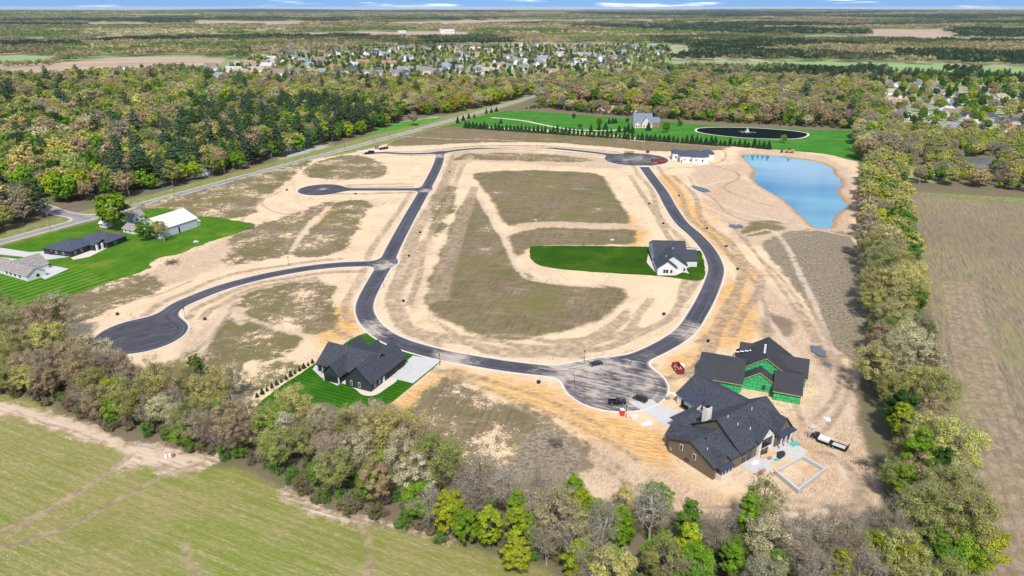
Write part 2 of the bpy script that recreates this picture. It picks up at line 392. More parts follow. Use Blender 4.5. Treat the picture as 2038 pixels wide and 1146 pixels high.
area('orange', [(1425, 600), (1450, 560), (1500, 580), (1530, 640), (1480, 690), (1420, 700), (1350, 745), (1345, 800), (1322, 770), (1318, 725), (1372, 690), (1405, 650)],
     [(870, 745), (905, 730), (1000, 752), (1090, 765), (1160, 806), (1250, 830), (1330, 870), (1330, 930), (1270, 935), (1180, 880), (1090, 830), (1000, 795), (930, 766), (885, 760), (820, 810), (790, 800)],
     [(1550, 850), (1640, 850), (1700, 880), (1720, 950), (1650, 970), (1590, 920)], [(1330, 880), (1330, 930), (1420, 985), (1520, 1000), (1400, 1010), (1290, 965)], [(1300, 350), (1330, 400), (1390, 460), (1430, 510), (1450, 470), (1380, 400), (1340, 350)], [(1225, 440), (1255, 430), (1292, 470), (1250, 490)],
     [(1480, 330), (1430, 440), (1520, 560), (1480, 560), (1420, 440), (1395, 400)], [(640, 690), (620, 640), (700, 610), (720, 660)],
     [(905, 310), (950, 303), (960, 312), (930, 320), (900, 328)], [(690, 400), (640, 450), (640, 420)], [(1620, 425), (1660, 395), (1692, 420), (1660, 470), (1610, 455)])
area('churn', [(1560, 860), (1620, 800), (1660, 760), (1720, 780), (1745, 880), (1760, 1080), (1650, 1085), (1480, 1030), (1440, 1000), (1560, 985), (1600, 900)], [(1500, 560), (1560, 590), (1620, 640), (1690, 740), (1660, 790), (1600, 740), (1540, 680), (1505, 640)], [(1380, 335), (1470, 330), (1490, 360), (1540, 400), (1600, 440), (1600, 470), (1520, 490), (1460, 470), (1410, 410)], [(1470, 300), (1560, 300), (1640, 312), (1692, 345), (1694, 470), (1640, 480), (1600, 460), (1480, 350)], [(900, 306), (1000, 300), (1180, 310), (1240, 330), (1180, 334), (960, 322), (910, 340), (880, 400), (860, 470), (845, 560), (835, 610), (820, 600), (850, 470), (880, 360)], [(1020, 448), (1060, 438), (1260, 446), (1262, 456), (1100, 456), (1040, 462)], [(350, 700), (470, 600), (520, 640), (460, 690), (400, 730)], [(1180, 880), (1300, 930), (1480, 1020), (1300, 1010), (1150, 960)], [(300, 545), (350, 520), (470, 470), (450, 520), (330, 570)])
area('field_green', [(-400, 780), (0, 785), (100, 815), (220, 866), (400, 925), (470, 932), (540, 962), (640, 1022), (800, 1055), (1000, 1112), (1120, 1160), (1200, 1400), (-400, 1400)])
area('dirt', [(-100, 800), (0, 802), (80, 812), (170, 838), (240, 868), (330, 884), (400, 904), (412, 922), (350, 940), (290, 934), (240, 946), (225, 925), (240, 902), (190, 884), (110, 856), (0, 832), (-100, 826)], [(560, 975), (640, 1003), (760, 1030), (880, 1062), (870, 1070), (740, 1045), (630, 1022)])
area('field_brown', [(1812, 388), (1900, 392), (2100, 408), (2600, 450), (2700, 1400), (1930, 1400), (1950, 1200), (1935, 1050), (1868, 850), (1862, 700), (1842, 560), (1820, 450)])
area('verge', [(-400, 620), (0, 490), (260, 418), (610, 330), (750, 292), (800, 275), (950, 232), (1050, 200), (1050, 188), (800, 252), (600, 308), (330, 378), (0, 462), (-400, 570)],
     [(1812, 380), (1880, 385), (2100, 398), (2300, 412), (2300, 430), (2000, 412), (1870, 404), (1850, 430), (1875, 480), (1870, 540), (1840, 500), (1818, 440)], smooth=False)
area('crop', [(1262, 128), (1330, 121), (1500, 122), (1700, 124), (1900, 130), (2400, 142), (2400, 158), (1800, 147), (1600, 141), (1440, 139), (1285, 138)], [(-200, 112), (80, 112), (125, 118), (90, 127), (-200, 128)], [(1530, 68), (1700, 72), (2300, 80), (2300, 90), (1600, 80)], smooth=False)
area('tan', [(-300, 135), (0, 131), (120, 125), (230, 114), (400, 112), (448, 117), (440, 126), (300, 140), (130, 152), (-100, 156), (-300, 158)],
     [(765, 46), (900, 42), (1130, 40), (1300, 39), (1300, 44), (1050, 47), (900, 52), (770, 52)], [(1000, 53), (1150, 50), (1150, 56), (1000, 59)], [(700, 64), (900, 62), (950, 66), (930, 76), (840, 78), (715, 74)], [(1290, 45), (1480, 44), (1480, 48), (1290, 49)], [(60, 58), (180, 57), (180, 62), (60, 63)], [(385, 43), (520, 44), (620, 43), (600, 53), (380, 53)],
     [(1715, 58), (1900, 58), (1905, 75), (1716, 78)], [(1725, 106), (1780, 105), (1782, 117), (1728, 118)], [(500, 67), (700, 66), (700, 69), (500, 70)], [(1200, 210), (1300, 208), (1290, 226), (1180, 224)], [(170, 46), (300, 46), (300, 53), (170, 53)], smooth=False)
area('resid', [(420, 168), (500, 112), (640, 100), (760, 96), (900, 90), (1330, 88), (1340, 122), (1270, 140), (1320, 160), (1100, 160), (960, 172), (760, 166), (560, 160)], [(1590, 150), (1760, 152), (2400, 165), (2400, 290), (2030, 275), (1800, 256), (1755, 210), (1700, 165)], [(780, 262), (800, 243), (860, 232), (880, 236)], [(560, 290), (660, 285), (600, 318), (560, 318)], [(1788, 330), (1850, 338), (1880, 360), (1800, 356)])
area('bare', [(1520, 490), (1560, 464), (1640, 460), (1700, 480), (1730, 700), (1662, 692), (1628, 632), (1592, 582), (1552, 532)], [(990, 930), (1080, 850), (1150, 895), (1140, 960), (1010, 962)])
area('mud', [(1615, 690), (1650, 695), (1690, 745), (1672, 748), (1630, 720)], [(1520, 620), (1580, 640), (1575, 668), (1530, 660)], [(1300, 256 + 22), (1440, 288), (1440, 296), (1300, 285)], [(520, 955), (600, 985), (700, 1020), (820, 1040), (790, 1058), (640, 1020), (550, 975)], smooth=True)
TRACKS = [[(0, 805), (100, 832), (170, 855), (230, 882), (262, 905), (235, 930)], [(250, 890), (300, 898), (350, 908), (395, 918), (370, 930)], [(290, 908), (340, 918)],
          [(940, 372), (968, 420), (1000, 470), (1035, 540), (1080, 560), (1200, 572)], [(655, 412), (610, 455), (580, 500)], [(420, 610), (500, 636), (560, 655), (620, 672)], [(480, 645), (450, 620), (400, 700)],
          [(1400, 420), (1450, 470), (1540, 460), (1600, 560), (1640, 660), (1690, 830)], [(1380, 380), (1470, 420), (1600, 450), (1690, 470)],
          [(790, 270), (900, 277), (960, 277), (1040, 281)], [(1640, 800), (1660, 900), (1720, 1000), (1700, 1060), (1560, 1020), (1490, 1000)], [(1510, 560), (1520, 620), (1560, 680), (1640, 760), (1650, 860)], [(1420, 310), (1520, 340), (1400, 370), (1390, 400), (1470, 440)]]
RUTS = [[(400, 922), (330, 945), (250, 985), (150, 1042), (0, 1092)], [(262, 905), (200, 950), (100, 1010), (0, 1055)], [(250, 915), (150, 985), (0, 1075)], [(690, 1000), (720, 1040), (735, 1090), (730, 1150)], [(365, 1080), (380, 1120), (392, 1150)], [(1370, 350), (1385, 372), (1420, 395), (1450, 425), (1500, 440), (1580, 445)], [(1400, 320), (1470, 350), (1440, 372), (1480, 395), (1540, 410)], [(1330, 335), (1400, 330), (1440, 318), (1440, 300), (1400, 292)], [(1450, 440), (1500, 500), (1560, 560), (1600, 620), (1640, 700)], [(1480, 470), (1530, 540), (1580, 610), (1620, 680)], [(1440, 470), (1480, 530), (1520, 600), (1530, 680)], [(1640, 860), (1680, 800), (1690, 760), (1660, 720), (1640, 660), (1600, 590)], [(1620, 840), (1660, 790), (1670, 750), (1640, 700)], [(1560, 470), (1620, 455), (1690, 470)], [(1530, 490), (1580, 470), (1640, 468)], [(1500, 1000), (1600, 1020), (1700, 1040)], [(1480, 985), (1580, 1000), (1700, 1010)], [(880, 740), (960, 770), (1080, 815), (1180, 860), (1270, 915)], [(900, 735), (1000, 765), (1100, 800), (1200, 850)], [(1400, 690), (1380, 740), (1370, 790)], [(1440, 640), (1420, 700), (1400, 760)]] + [[(1655 + k * 12, 905 + k * 8), (1700 + k * 8, 950 + k * 6), (1705, 1000 + k * 8), (1650, 1030 + k * 10)] for k in range(3)] + [[(845 + k * 9, 605 - k * 2), (862 + k * 7, 560), (893 + k * 5, 480), (920 + k * 4, 410), (940 + k * 2, 372)] for k in range(6)] + \
       [[(870 + k * 10, 640 + k * 6), (930 + k * 6, 682 + k * 4), (1010, 694 + k * 5), (1100, 688 + k * 6), (1190, 660 + k * 7), (1250, 615 + k * 6)] for k in range(4)] + \
       [[(800 + k * 11, 480), (775 + k * 10, 560), (770 + k * 8, 610), (800 + k * 7, 655), (870 + k * 3, 690)] for k in range(1, 4)] + \
       [[(1880 + k * 14, 560), (1905 + k * 18, 720), (1945 + k * 24, 900), (2000 + k * 32, 1146)] for k in range(5)] + \
       [[(170, 720), (260, 735), (360, 715), (430, 660), (470, 600)], [(230, 560 + 40), (300, 590), (380, 560)], [(520, 395), (480, 440)], [(560, 380), (520, 402), (560, 425), (640, 428)], [(1500, 640), (1540, 700), (1600, 850)], [(1600, 860), (1700, 905), (1730, 990), (1690, 1050)], [(1580, 880), (1680, 925), (1700, 1000), (1640, 1060)], [(1100, 870), (1200, 930), (1300, 985), (1450, 1010)], [(1010, 800), (1140, 870), (1240, 935)]]
RUTW = []
def beside(C, a, b, off, wig, seed):
    q = C[int(a * len(C)):int(b * len(C))]; d = np.gradient(q, axis=0); n = np.stack([-d[:, 1], d[:, 0]], 1) / np.maximum(np.hypot(d[:, 0], d[:, 1])[:, None], 1e-6)
    u = np.arange(len(q)); o_ = off + wig * np.sin(u * .11 + seed) + wig * .5 * np.sin(u * .27 + 2 * seed)
    for w_ in (-.9, .9): RUTW.append(q + n * (o_ + w_)[:, None])
for a, b, off, wg, sd in [(.02, .30, 9, 1.6, 1), (.05, .34, 13, 2, 2), (.10, .30, -9, 1.5, 3), (.30, .52, 11, 2, 4), (.34, .60, 16, 2.5, 5), (.40, .66, 22, 3, 6), (.5, .75, 12, 2, 7), (.60, .98, -10, 2, 8), (.62, .95, -17, 3, 9), (.66, .98, 9, 1.5, 10), (.55, .72, -14, 3, 11), (.30, .44, -12, 2, 12), (.7, .95, 15, 2, 13), (.05, .28, 19, 2, 14)]: beside(C_LEFT, a, b, off, wg, sd)
for a, b, off, wg, sd in [(.1, .9, 9, 1.5, 1), (.2, .95, -10, 2, 2), (.3, .9, 15, 2, 3)]: beside(C_LOW, a, b, off, wg, sd); beside(C_TOP, a, b, off * .9, wg, sd + 5); beside(C_UP, a, b, off, wg, sd + 9)
POND = spline(GA([(1478, 310), (1500, 308), (1530, 310), (1560, 312), (1590, 317), (1615, 320), (1640, 327), (1658, 338), (1660, 346), (1672, 358), (1674, 372), (1665, 378), (1672, 392), (1688, 410), (1676, 418), (1662, 430), (1655, 446), (1646, 455), (1620, 453), (1608, 440), (1588, 424), (1572, 408), (1550, 392), (1522, 376), (1504, 362), (1496, 352), (1504, 342), (1498, 332), (1485, 318)], -1.2), True, 4)
def sd_pond(P): return sd_poly(P, POND) + wob(P, .7, .35, 2.)

# ------------------------------------------------------------------ ground
fine = np.arange(-330, 331, 1.8)
gx = [330.0]; st = 2.2
while gx[-1] < 45000: st *= 1.06; gx.append(gx[-1] + st)
gx = np.array(gx[1:]); xs = np.concatenate([-gx[::-1], fine, gx])
gy = list(np.arange(60, 640, 1.7)); st = 2.0
while gy[-1] < 45000: st = min(st * 1.028, 900.); gy.append(gy[-1] + st)
ys = np.array([-3000, -800, -200, -40, 20, 45] + gy)
X, Y = np.meshgrid(xs, ys); GP = np.stack([X.ravel(), Y.ravel()], 1)
SDF = {}
for k, ps in POLY.items():
    best = np.full(len(GP), -1e9)
    for p in ps:
        lo, hi = p.min(0) - 60, p.max(0) + 60
        sel = np.all((GP > lo) & (GP < hi), axis=1)
        best[sel] = np.maximum(best[sel], sd_poly(GP[sel], p))
    SDF[k] = np.clip(best, -60, 60)
nearm = (GP[:, 1] < 760) & (np.abs(GP[:, 0]) < 420) & (GP[:, 1] > 40)
rd = np.full(len(GP), 60.0); rd[nearm] = np.clip(-sd_street(GP[nearm]), -5, 60)
def line_sd(lines, hw):
    out = np.full(len(GP), 30.0)
    for l in lines: out[nearm] = np.minimum(out[nearm], d_line(GP[nearm], l if isinstance(l, np.ndarray) else spline(GA(l), n=5)))
    return hw - out
trk = line_sd(TRACKS, 1.5); rut = line_sd(RUTS + RUTW, .95)
Z = np.zeros(len(GP))
pm = nearm & (GP[:, 0] > 120) & (GP[:, 1] > 350)
pd = sd_pond(GP[pm]); zz_ = np.zeros(pm.sum())
zz_ = np.where(pd > -6, -1.2 * np.clip((pd + 6) / 6, 0, 1) ** 1.4 - .45 * np.clip(pd, 0, 6), 0); Z[pm] = zz_
damp = np.clip((rd - 4) / 8, 0, 1) * np.clip((SDF['sand'] + 5) / 10, 0, 1) * nearm
for lp in [[(54+1000, 496), (1064, 486), (1290, 488), (1392, 490), (1402, 532), (1394, 562), (1110, 539), (1052, 526)], [(680, 682), (735, 660), (880, 720), (780, 805), (500, 835), (520, 790)], [(500, 440), (515, 447), (420, 486), (225, 562), (100, 600), (0, 640), (0, 500), (200, 430)], [(820,270),(905, 240),(1180, 226), (1715, 260), (1715, 318), (1530, 298), (1300, 279), (1100, 261)]]:
    damp *= np.clip((-sd_poly(GP, GA(lp)) - .5) / 6, 0, 1)
HOUSE_PAD = GA([(1450, 850), (1540, 750), (715, 740), (1330, 520), (1375, 310), (1600, 950)])
for h in HOUSE_PAD: damp *= np.clip((np.hypot(GP[:, 0] - h[0], GP[:, 1] - h[1]) - 22) / 10, 0, 1)
Z += damp * (wob(GP, .22, .16, 5.) + wob(GP, .14, .55, 9.)) - .12 * np.clip(rut / .5 + .5, 0, 1) * damp
for (px, py, r, h) in [(930, 309, 9, 1.6), (985, 312, 8, .7), (1345, 305, 6, .8), (1455, 295, 7, 1.4), (1470, 345, 12, 1.5), (1500, 390, 14, 1.2), (1560, 655, 6, 1.3), (1075, 452, 16, .9), (1180, 452, 18, .9), (1545, 1000, 6, .5), (1640, 920, 4, 1.1), (1575, 935, 4, .9), (340, 520, 6, .6), (1680, 745, 5, 1.2)]:
    c = np.array(G(px, py)); d = np.hypot(GP[:, 0] - c[0], GP[:, 1] - c[1]); Z += h * np.clip((rd - 2.5) / 7, 0, 1) * np.exp(-(d / r) ** 2) * (1 + .3 * np.sin(GP[:, 0] * 1.7) * np.sin(GP[:, 1] * 1.3))
far = np.hypot(GP[:, 0], GP[:, 1])
hill = (np.sin(GP[:, 0] / 2900 + 1.2) * np.sin(GP[:, 1] / 2300 + .4) + .6 * np.sin(GP[:, 0] / 1300 + GP[:, 1] / 1700)) * 22 + 26
Z += np.clip((far - 5500) / 9000, 0, 1) * hill
me = bpy.data.meshes.new('ground'); nx_, ny_ = len(xs), len(ys)
me.vertices.add(len(GP)); me.vertices.foreach_set('co', np.column_stack([GP, Z]).astype(np.float32).ravel())
ii, jj = np.meshgrid(np.arange(nx_ - 1), np.arange(ny_ - 1)); b = (jj * nx_ + ii).ravel()
quads = np.stack([b, b + 1, b + nx_ + 1, b + nx_], 1).astype(np.int32)
me.loops.add(quads.size); me.loops.foreach_set('vertex_index', quads.ravel())
me.polygons.add(len(quads)); me.polygons.foreach_set('loop_start', np.arange(len(quads), dtype=np.int32) * 4)
me.polygons.foreach_set('use_smooth', np.ones(len(quads), bool))
me.update(calc_edges=True)
for k, v in SDF.items(): set_attr(me, 'sd_' + k, v)
set_attr(me, 'rd', rd); set_attr(me, 'trk', trk); set_attr(me, 'rut', rut)
set_attr(me, 'sd_pond', np.where(pm, 0, -60)); pdall = np.full(len(GP), -60.); pdall[pm] = np.clip(pd, -60, 60)
me.attributes['sd_pond'].data.foreach_set('value', pdall.astype(np.float32))

gm = bpy.data.materials.new('ground_cover'); gm.use_nodes = True; t = NT(gm.node_tree)
p = t.pos()
nL = t.noise(p, .012, 4, .6); nA = t.noise(p, .05, 5, .62); nB = t.noise(p, .3, 5, .65); nC = t.noise(p, 1.6, 4, .7); nD = t.noise(p, 6.0, 2, .7)
edge = t.add(t.mul(t.sub(nA, .5), 16.0), t.add(t.mul(t.sub(nB, .5), 9.0), t.mul(t.sub(nC, .5), 3.0)))
def mask(layer, soft=1.2, amp=1.0, off=0.0):
    v = t.add(t.attr('sd_' + layer), t.add(t.mul(edge, amp), off)); return t.smooth(v, -soft, soft)
# woodland floor
c = t.mix(t.smooth(nA, .35, .65), (.15, .115, .08), (.10, .115, .042))
c = t.mix(t.smooth(nC, .3, .7, 0, .6), c, (.19, .145, .105))
sy_ = t.n('ShaderNodeSeparateXYZ'); t.put(sy_.inputs[0], p)
c = t.mix(t.smooth(sy_.outputs[1], 1300, 1700), c, t.mix(t.smooth(t.noise(p, .0016, 3, .5), .44, .56), (.36, .29, .20), (.20, .24, .10)))
c = t.mix(mask('resid', 6, .8), c, t.mix(t.smooth(nA, .42, .58), t.mix(t.smooth(nB, .3, .7), (.13, .20, .05), (.24, .26, .11)), t.mix(nB, (.30, .31, .17), (.34, .31, .24))))
far_crop = t.mix(nL, (.17, .27, .105), (.23, .33, .14)); c = t.mix(mask('crop', 2, .3), c, far_crop)
c = t.mix(mask('tan', 2, .3), c, t.mix(t.smooth(t.noise(t.vmap(p, .3, (.004, .02, 1)), 1, 3), .35, .65), (.40, .31, .22), (.30, .215, .165)))
c = t.mix(mask('verge', 1.5, .35), c, t.mix(t.smooth(nB, .35, .65), (.12, .17, .035), (.25, .225, .10)))
# brown field on the right: rows run away from the camera
rows = t.noise(t.vmap(p, math.radians(65), (.02, .55, 1)), 1.0, 4, .6)
cl = t.noise(t.vmap(p, math.radians(66), (.10, .95, 1)), 1.0, 6, .72, .4)
fb = t.mix(t.smooth(t.add(cl, t.mul(t.sub(nC, .5), .5)), .36, .66), (.19, .15, .112), (.36, .295, .22))
fb = t.mix(t.mul(t.smooth(t.add(rows, t.mul(t.sub(nA, .5), .9)), .46, .70), .75), fb, t.mix(nC, (.24, .235, .10), (.33, .32, .15)))
fb = t.mix(t.smooth(nD, .55, .75, 0, .4), fb, (.14, .11, .08)); fb = t.mix(t.smooth(nL, .45, .62, 0, .3), fb, (.20, .155, .12))
c = t.mix(mask('field_brown', 1.5, .3), c, t.mix(1.0, fb, (.77, .75, .68), 'MULTIPLY'))
# green field at lower left
st1 = t.noise(t.vmap(p, math.radians(-24), (.03, .8, 1)), 1.0, 4, .65); st2 = t.noise(t.vmap(p, math.radians(-24), (.35, 1.6, 1)), 1.2, 4, .75)
fg = t.mix(t.smooth(nA, .40, .66), (.34, .30, .115), (.235, .265, .060))
fg = t.mix(t.smooth(t.noise(p, .02, 4, .65), .50, .60, 0, .75), fg, (.22, .28, .036))
fg = t.mix(t.smooth(t.add(st1, t.mul(t.sub(nC, .5), .5)), .42, .70, 0, .85), fg, (.46, .39, .22))
fg = t.mix(t.smooth(st2, .42, .68, .5, 0), fg, (.115, .14, .035))
c = t.mix(mask('field_green', 1.5, .3), c, t.mix(1.0, fg, (.84, .82, .80), 'MULTIPLY'))
# bare sand of the building site
rdv = t.attr('rd')
along = t.n('ShaderNodeCombineXYZ'); t.put(along.inputs[0], t.mul(rdv, 1.1)); sp = t.n('ShaderNodeSeparateXYZ'); t.put(sp.inputs[0], p)
t.put(along.inputs[1], t.mul(sp.outputs[0], .03)); t.put(along.inputs[2], t.mul(sp.outputs[1], .03))
grade = t.noise(along.outputs[0], 1.0, 4, .7)
scr = t.noise(t.vmap(p, math.radians(55), (.08, 1.3, 1)), 1.0, 4, .7, .6)
sand = t.mix(t.smooth(nA, .32, .68), (.61, .465, .30), (.54, .405, .265))
sand = t.mix(t.smooth(nB, .40, .75, 0, .45), sand, (.62, .50, .39))
sand = t.mix(t.mul(t.smooth(grade, .52, .72), .38), sand, (.40, .295, .21))
sand = t.mix(t.mul(t.smooth(scr, .55, .72), t.smooth(nA, .45, .62, 0., .5)), sand, (.36, .265, .19))
sand = t.mix(t.smooth(nD, .60, .78, 0, .5), sand, (.28, .20, .14)); sand = t.mix(t.smooth(t.noise(p, 3.2, 3, .8), .62, .74, 0, .45), sand, (.72, .60, .48))
ero = t.noise(t.vmap(p, .4, (.07, .05, 1)), 1.0, 5, .62, 1.2); eline = t.smooth(t.m('ABSOLUTE', t.sub(ero, .5)), 0.0, .011, 1.0, 0.0)
sand = t.mix(t.mul(eline, t.smooth(t.noise(p, .025, 2), .42, .58, 0, .75)), sand, (.20, .14, .10))
ero2 = t.noise(t.vmap(p, -.9, (.22, .10, 1)), 1.0, 4, .6, .8); eline2 = t.smooth(t.m('ABSOLUTE', t.sub(ero2, .48)), 0.0, .02, 1.0, 0.0)
sand = t.mix(t.mul(eline2, t.smooth(t.noise(p, .04, 2), .46, .62, 0, .55)), sand, (.29, .205, .145))
sand = t.mix(t.smooth(t.noise(p, .9, 5, .75), .58, .78, 0, .35), sand, (.36, .265, .19))
om = mask('orange', 5, 1.3)
scr2 = t.noise(t.vmap(p, math.radians(-20), (.25, 2.2, 1)), 1.0, 5, .72, .8)
org = t.mix(t.smooth(scr2, .40, .62), (.40, .22, .075), (.66, .43, .20)); org = t.mix(t.smooth(nB, .5, .8, 0, .35), org, (.64, .48, .31))
sand = t.mix(om, sand, org)
cm = mask('churn', 4, 1.1)
ch1 = t.noise(t.vmap(p, math.radians(60), (.30, 1.7, 1)), 1.0, 6, .74, 2.2); ch2 = t.noise(p, .55, 5, .7, .6)
chc = t.mix(t.smooth(ch1, .36, .62), (.27, .185, .125), (.56, .415, .30)); chc = t.mix(t.smooth(ch2, .52, .72, 0, .7), chc, (.62, .49, .38)); chc = t.mix(t.smooth(ch2, .42, .28, 0, .7), chc, (.22, .15, .105))
chc = t.mix(t.smooth(nD, .54, .74, 0, .6), chc, (.19, .13, .09)); chc = t.mix(t.smooth(nC, .56, .76, 0, .6), chc, (.66, .53, .42))
sand = t.mix(t.mul(cm, .85), sand, chc)
# rough grass and weeds on the undeveloped lots
wn = t.mix(t.smooth(nB, .32, .68), (.165, .128, .072), (.245, .20, .125))
wn = t.mix(t.smooth(t.add(nL, t.mul(t.sub(nA, .5), .8)), .42, .66, 0, .8), wn, (.145, .145, .052))
wn = t.mix(t.smooth(t.noise(t.vmap(p, math.radians(20), (.06, .5, 1)), 1, 4, .7), .5, .7, 0, .5), wn, (.26, .225, .15))
wn = t.mix(t.smooth(nD, .5, .75, 0, .6), wn, (.085, .075, .035))
wn = t.mix(t.smooth(nC, .52, .76, 0, .6), wn, (.36, .295, .21))
wn = t.mix(t.smooth(t.noise(t.vmap(p, math.radians(75), (.05, .8, 1)), 1, 5, .7), .46, .64, 0, .65), wn, (.115, .095, .058))
wn = t.mix(t.smooth(t.noise(t.vmap(p, math.radians(-10), (.03, .35, 1)), 1, 5, .7), .52, .70, 0, .55), wn, (.34, .29, .19))
wn = t.mix(t.smooth(t.noise(p, .028, 4, .6), .50, .60, 0, .55), wn, (.17, .165, .055))
wm = mask('weed', 1.8, .60, .5)
wn = t.mix(1.0, wn, (.88, .82, .84), 'MULTIPLY')
wr = t.smooth(t.add(t.attr('sd_rough'), t.add(t.mul(edge, 1.15), .8)), -1.6, 1.6)
wr = t.mul(wr, t.smooth(t.add(nA, t.add(t.mul(t.sub(nC, .5), .9), t.mul(t.sub(nB, .5), .9))), .30, .46))
wm = t.mul(wm, t.smooth(t.add(nA, t.add(t.mul(t.sub(nC, .5), .7), t.mul(t.sub(nB, .5), .5))), .20, .34))
site = t.mix(t.m('MAXIMUM', wm, wr), sand, wn)
bn = t.mix(t.smooth(t.noise(p, .8, 6, .75), .38, .62), (.12, .10, .068), (.29, .24, .175)); bn = t.mix(t.smooth(nA, .5, .7, 0, .4), bn, (.18, .165, .075))
site = t.mix(mask('bare', 2.0, .6), site, bn)
site = t.mix(t.mul(mask('mud', 2, .6), .85), site, t.mix(nC, (.10, .07, .05), (.24, .17, .12)))
c = t.mix(mask('sand', 1.6, .45), c, site)
dn = t.mix(t.smooth(t.noise(t.vmap(p, math.radians(-20), (.12, .8, 1)), 1, 5, .72), .36, .66), (.27, .20, .135), (.60, .47, .37))
c = t.mix(t.mul(mask('dirt', 1.5, 1.0), t.smooth(nB, .28, .48, .35, 1.)), c, dn)
tm = t.smooth(t.add(t.attr('trk'), t.add(t.mul(t.sub(nB, .5), 4.5), t.mul(t.sub(nC, .5), 1.5))), -.9, 1.2)
c = t.mix(t.mul(tm, t.smooth(nB, .28, .5, .35, .9)), c, t.mix(t.smooth(nC, .35, .7), (.55, .44, .34), (.44, .33, .25)))
rm = t.smooth(t.add(t.attr('rut'), t.add(t.mul(t.sub(nC, .5), 1.3), t.mul(t.sub(nB, .5), 1.2))), -.75, .75)
c = t.mix(t.mul(rm, .78), c, t.mix(t.smooth(nB, .4, .6), (.36, .265, .185), (.20, .15, .10)))
pdv = t.attr('sd_pond')                                            # wet sand at the water's edge
c = t.mix(t.smooth(t.add(pdv, t.add(t.mul(t.sub(nC, .5), 2.), t.mul(t.sub(nB, .5), 7.))), -4.5, -.2, 0, .85), c, t.mix(nC, (.16, .095, .055), (.42, .25, .13)))
hgt = t.add(t.mul(nC, .6), t.add(t.mul(nD, .25), t.mul(nB, .8)))
t.out(t.bsdf(c, .95, t.bump(hgt, .7, .5), 0, .1).outputs[0])
me.materials.append(gm)
struct(link('ground', me))

# ------------------------------------------------------------------ roads, kerbs, lawns, water
def asphalt(name, c1, c2, dust):
    m = bpy.data.materials.new(name); m.use_nodes = True; t = NT(m.node_tree); p = t.pos()
    ed = t.attr('rd'); v = t.n('ShaderNodeCombineXYZ'); q = t.n('ShaderNodeSeparateXYZ'); t.put(q.inputs[0], p)
    t.put(v.inputs[0], t.mul(ed, 1.3)); t.put(v.inputs[1], t.mul(q.outputs[0], .02)); t.put(v.inputs[2], t.mul(q.outputs[1], .02))
    streak = t.add(t.mul(t.noise(v.outputs[0], 1.0, 4, .65), t.smooth(ed, 3.8, 5.5, 1., 0.)), t.mul(t.noise(t.vmap(p, math.radians(35), (.06, .5, 1)), 1, 4, .65), t.smooth(ed, 3.8, 5.5, 0., 1.))); n1 = t.noise(p, .12, 5, .65); n2 = t.noise(p, 1.3, 4, .7)
    c = t.mix(t.smooth(streak, .35, .7), c1, c2)
    c = t.mix(t.smooth(n1, .45, .75, 0, .5), c, tuple(x * 1.45 for x in c2))
    dz = t.add(t.attr('dust'), t.add(t.mul(t.sub(t.noise(t.vmap(p, math.radians(-25), (.12, .7, 1)), 1, 5, .72), .5), 2.6), t.mul(t.sub(n1, .5), 1.6)))
    c = t.mix(t.mul(t.smooth(dz, .1, 1.0), dust), c, (.42, .355, .30))
    c = t.mix(t.mul(t.smooth(t.add(ed, t.mul(t.sub(n2, .5), .8)), .05, .7, .55, 0.), dust), c, (.46, .37, .28))
    c = t.mix(t.smooth(n2, .6, .85, 0, .3), c, tuple(x * .5 for x in c1)); c = t.mix(t.smooth(t.m('ABSOLUTE', t.sub(ed, 3.85)), .05, .16, .6, 0.), c, tuple(x * .4 for x in c1)); c = t.mix(t.smooth(t.m('ABSOLUTE', t.sub(ed, 2.0)), .2, .7, .3, 0.), c, tuple(x * 1.35 for x in c2))
    t.out(t.bsdf(c, .88, t.bump(n2, .15, .04), 0, .25).outputs[0]); return m
sb = iso_sheet([sd_street], -200, 150, 180, 640, 1.1, .06)
o = sb.build('street', asphalt('new_asphalt', (.038, .037, .050), (.074, .072, .088), .95)); struct(o)
Q = co(sb); set_attr(o.data, 'rd', sd_street(Q))
bc = BULBS[2][0]; set_attr(o.data, 'dust', np.maximum(.5 - np.clip((np.hypot(Q[:, 0] - bc[0], Q[:, 1] - bc[1]) - 14) / 26, 0, 1.4), np.maximum.reduce([.5 - np.hypot(Q[:, 0] - BULBS[3][0][0], Q[:, 1] - BULBS[3][0][1]) / 60, np.full(len(Q), -.3)] + [1.0 - np.hypot(Q[:, 0] - a_[0], Q[:, 1] - a_[1]) / r_ for a_, r_ in ((G(1385, 662), 13), (G(873, 310), 11), (G(765, 527), 10), (G(738, 655), 12), (G(900, 712), 12), (G(1130, 742), 16), (G(642, 376), 10), (G(1180, 728), 14), (G(848, 379), 8))])) - np.where(Q[:, 0] < -100, .35, 0))
kb = iso_sheet([lambda P: -sd_street(P), lambda P: sd_street(P) + .62], -200, 150, 180, 640, 1.1, .17, .2)
struct(kb.build('kerb', MAT['kerb']))
rb = iso_sheet([sd_rural], -420, 140, 200, 1150, 2.0, .05)
o = struct(rb.build('rural_road', asphalt('old_asphalt', (.17, .165, .175), (.235, .225, .23), .25))); Q = co(rb); set_attr(o.data, 'rd', sd_rural(Q)); set_attr(o.data, 'dust', np.full(len(Q), -.2))
shb = iso_sheet([lambda P: sd_rural(P) + 1.3 + wob(P, .35, .4)], -420, 140, 200, 1150, 2.0, .025)
struct(shb.build('road_shoulder', M('pale_gravel_shoulder', (.42, .38, .33), .95, var=.25, scale=1.)))
ln = MB()
Lr = RURAL
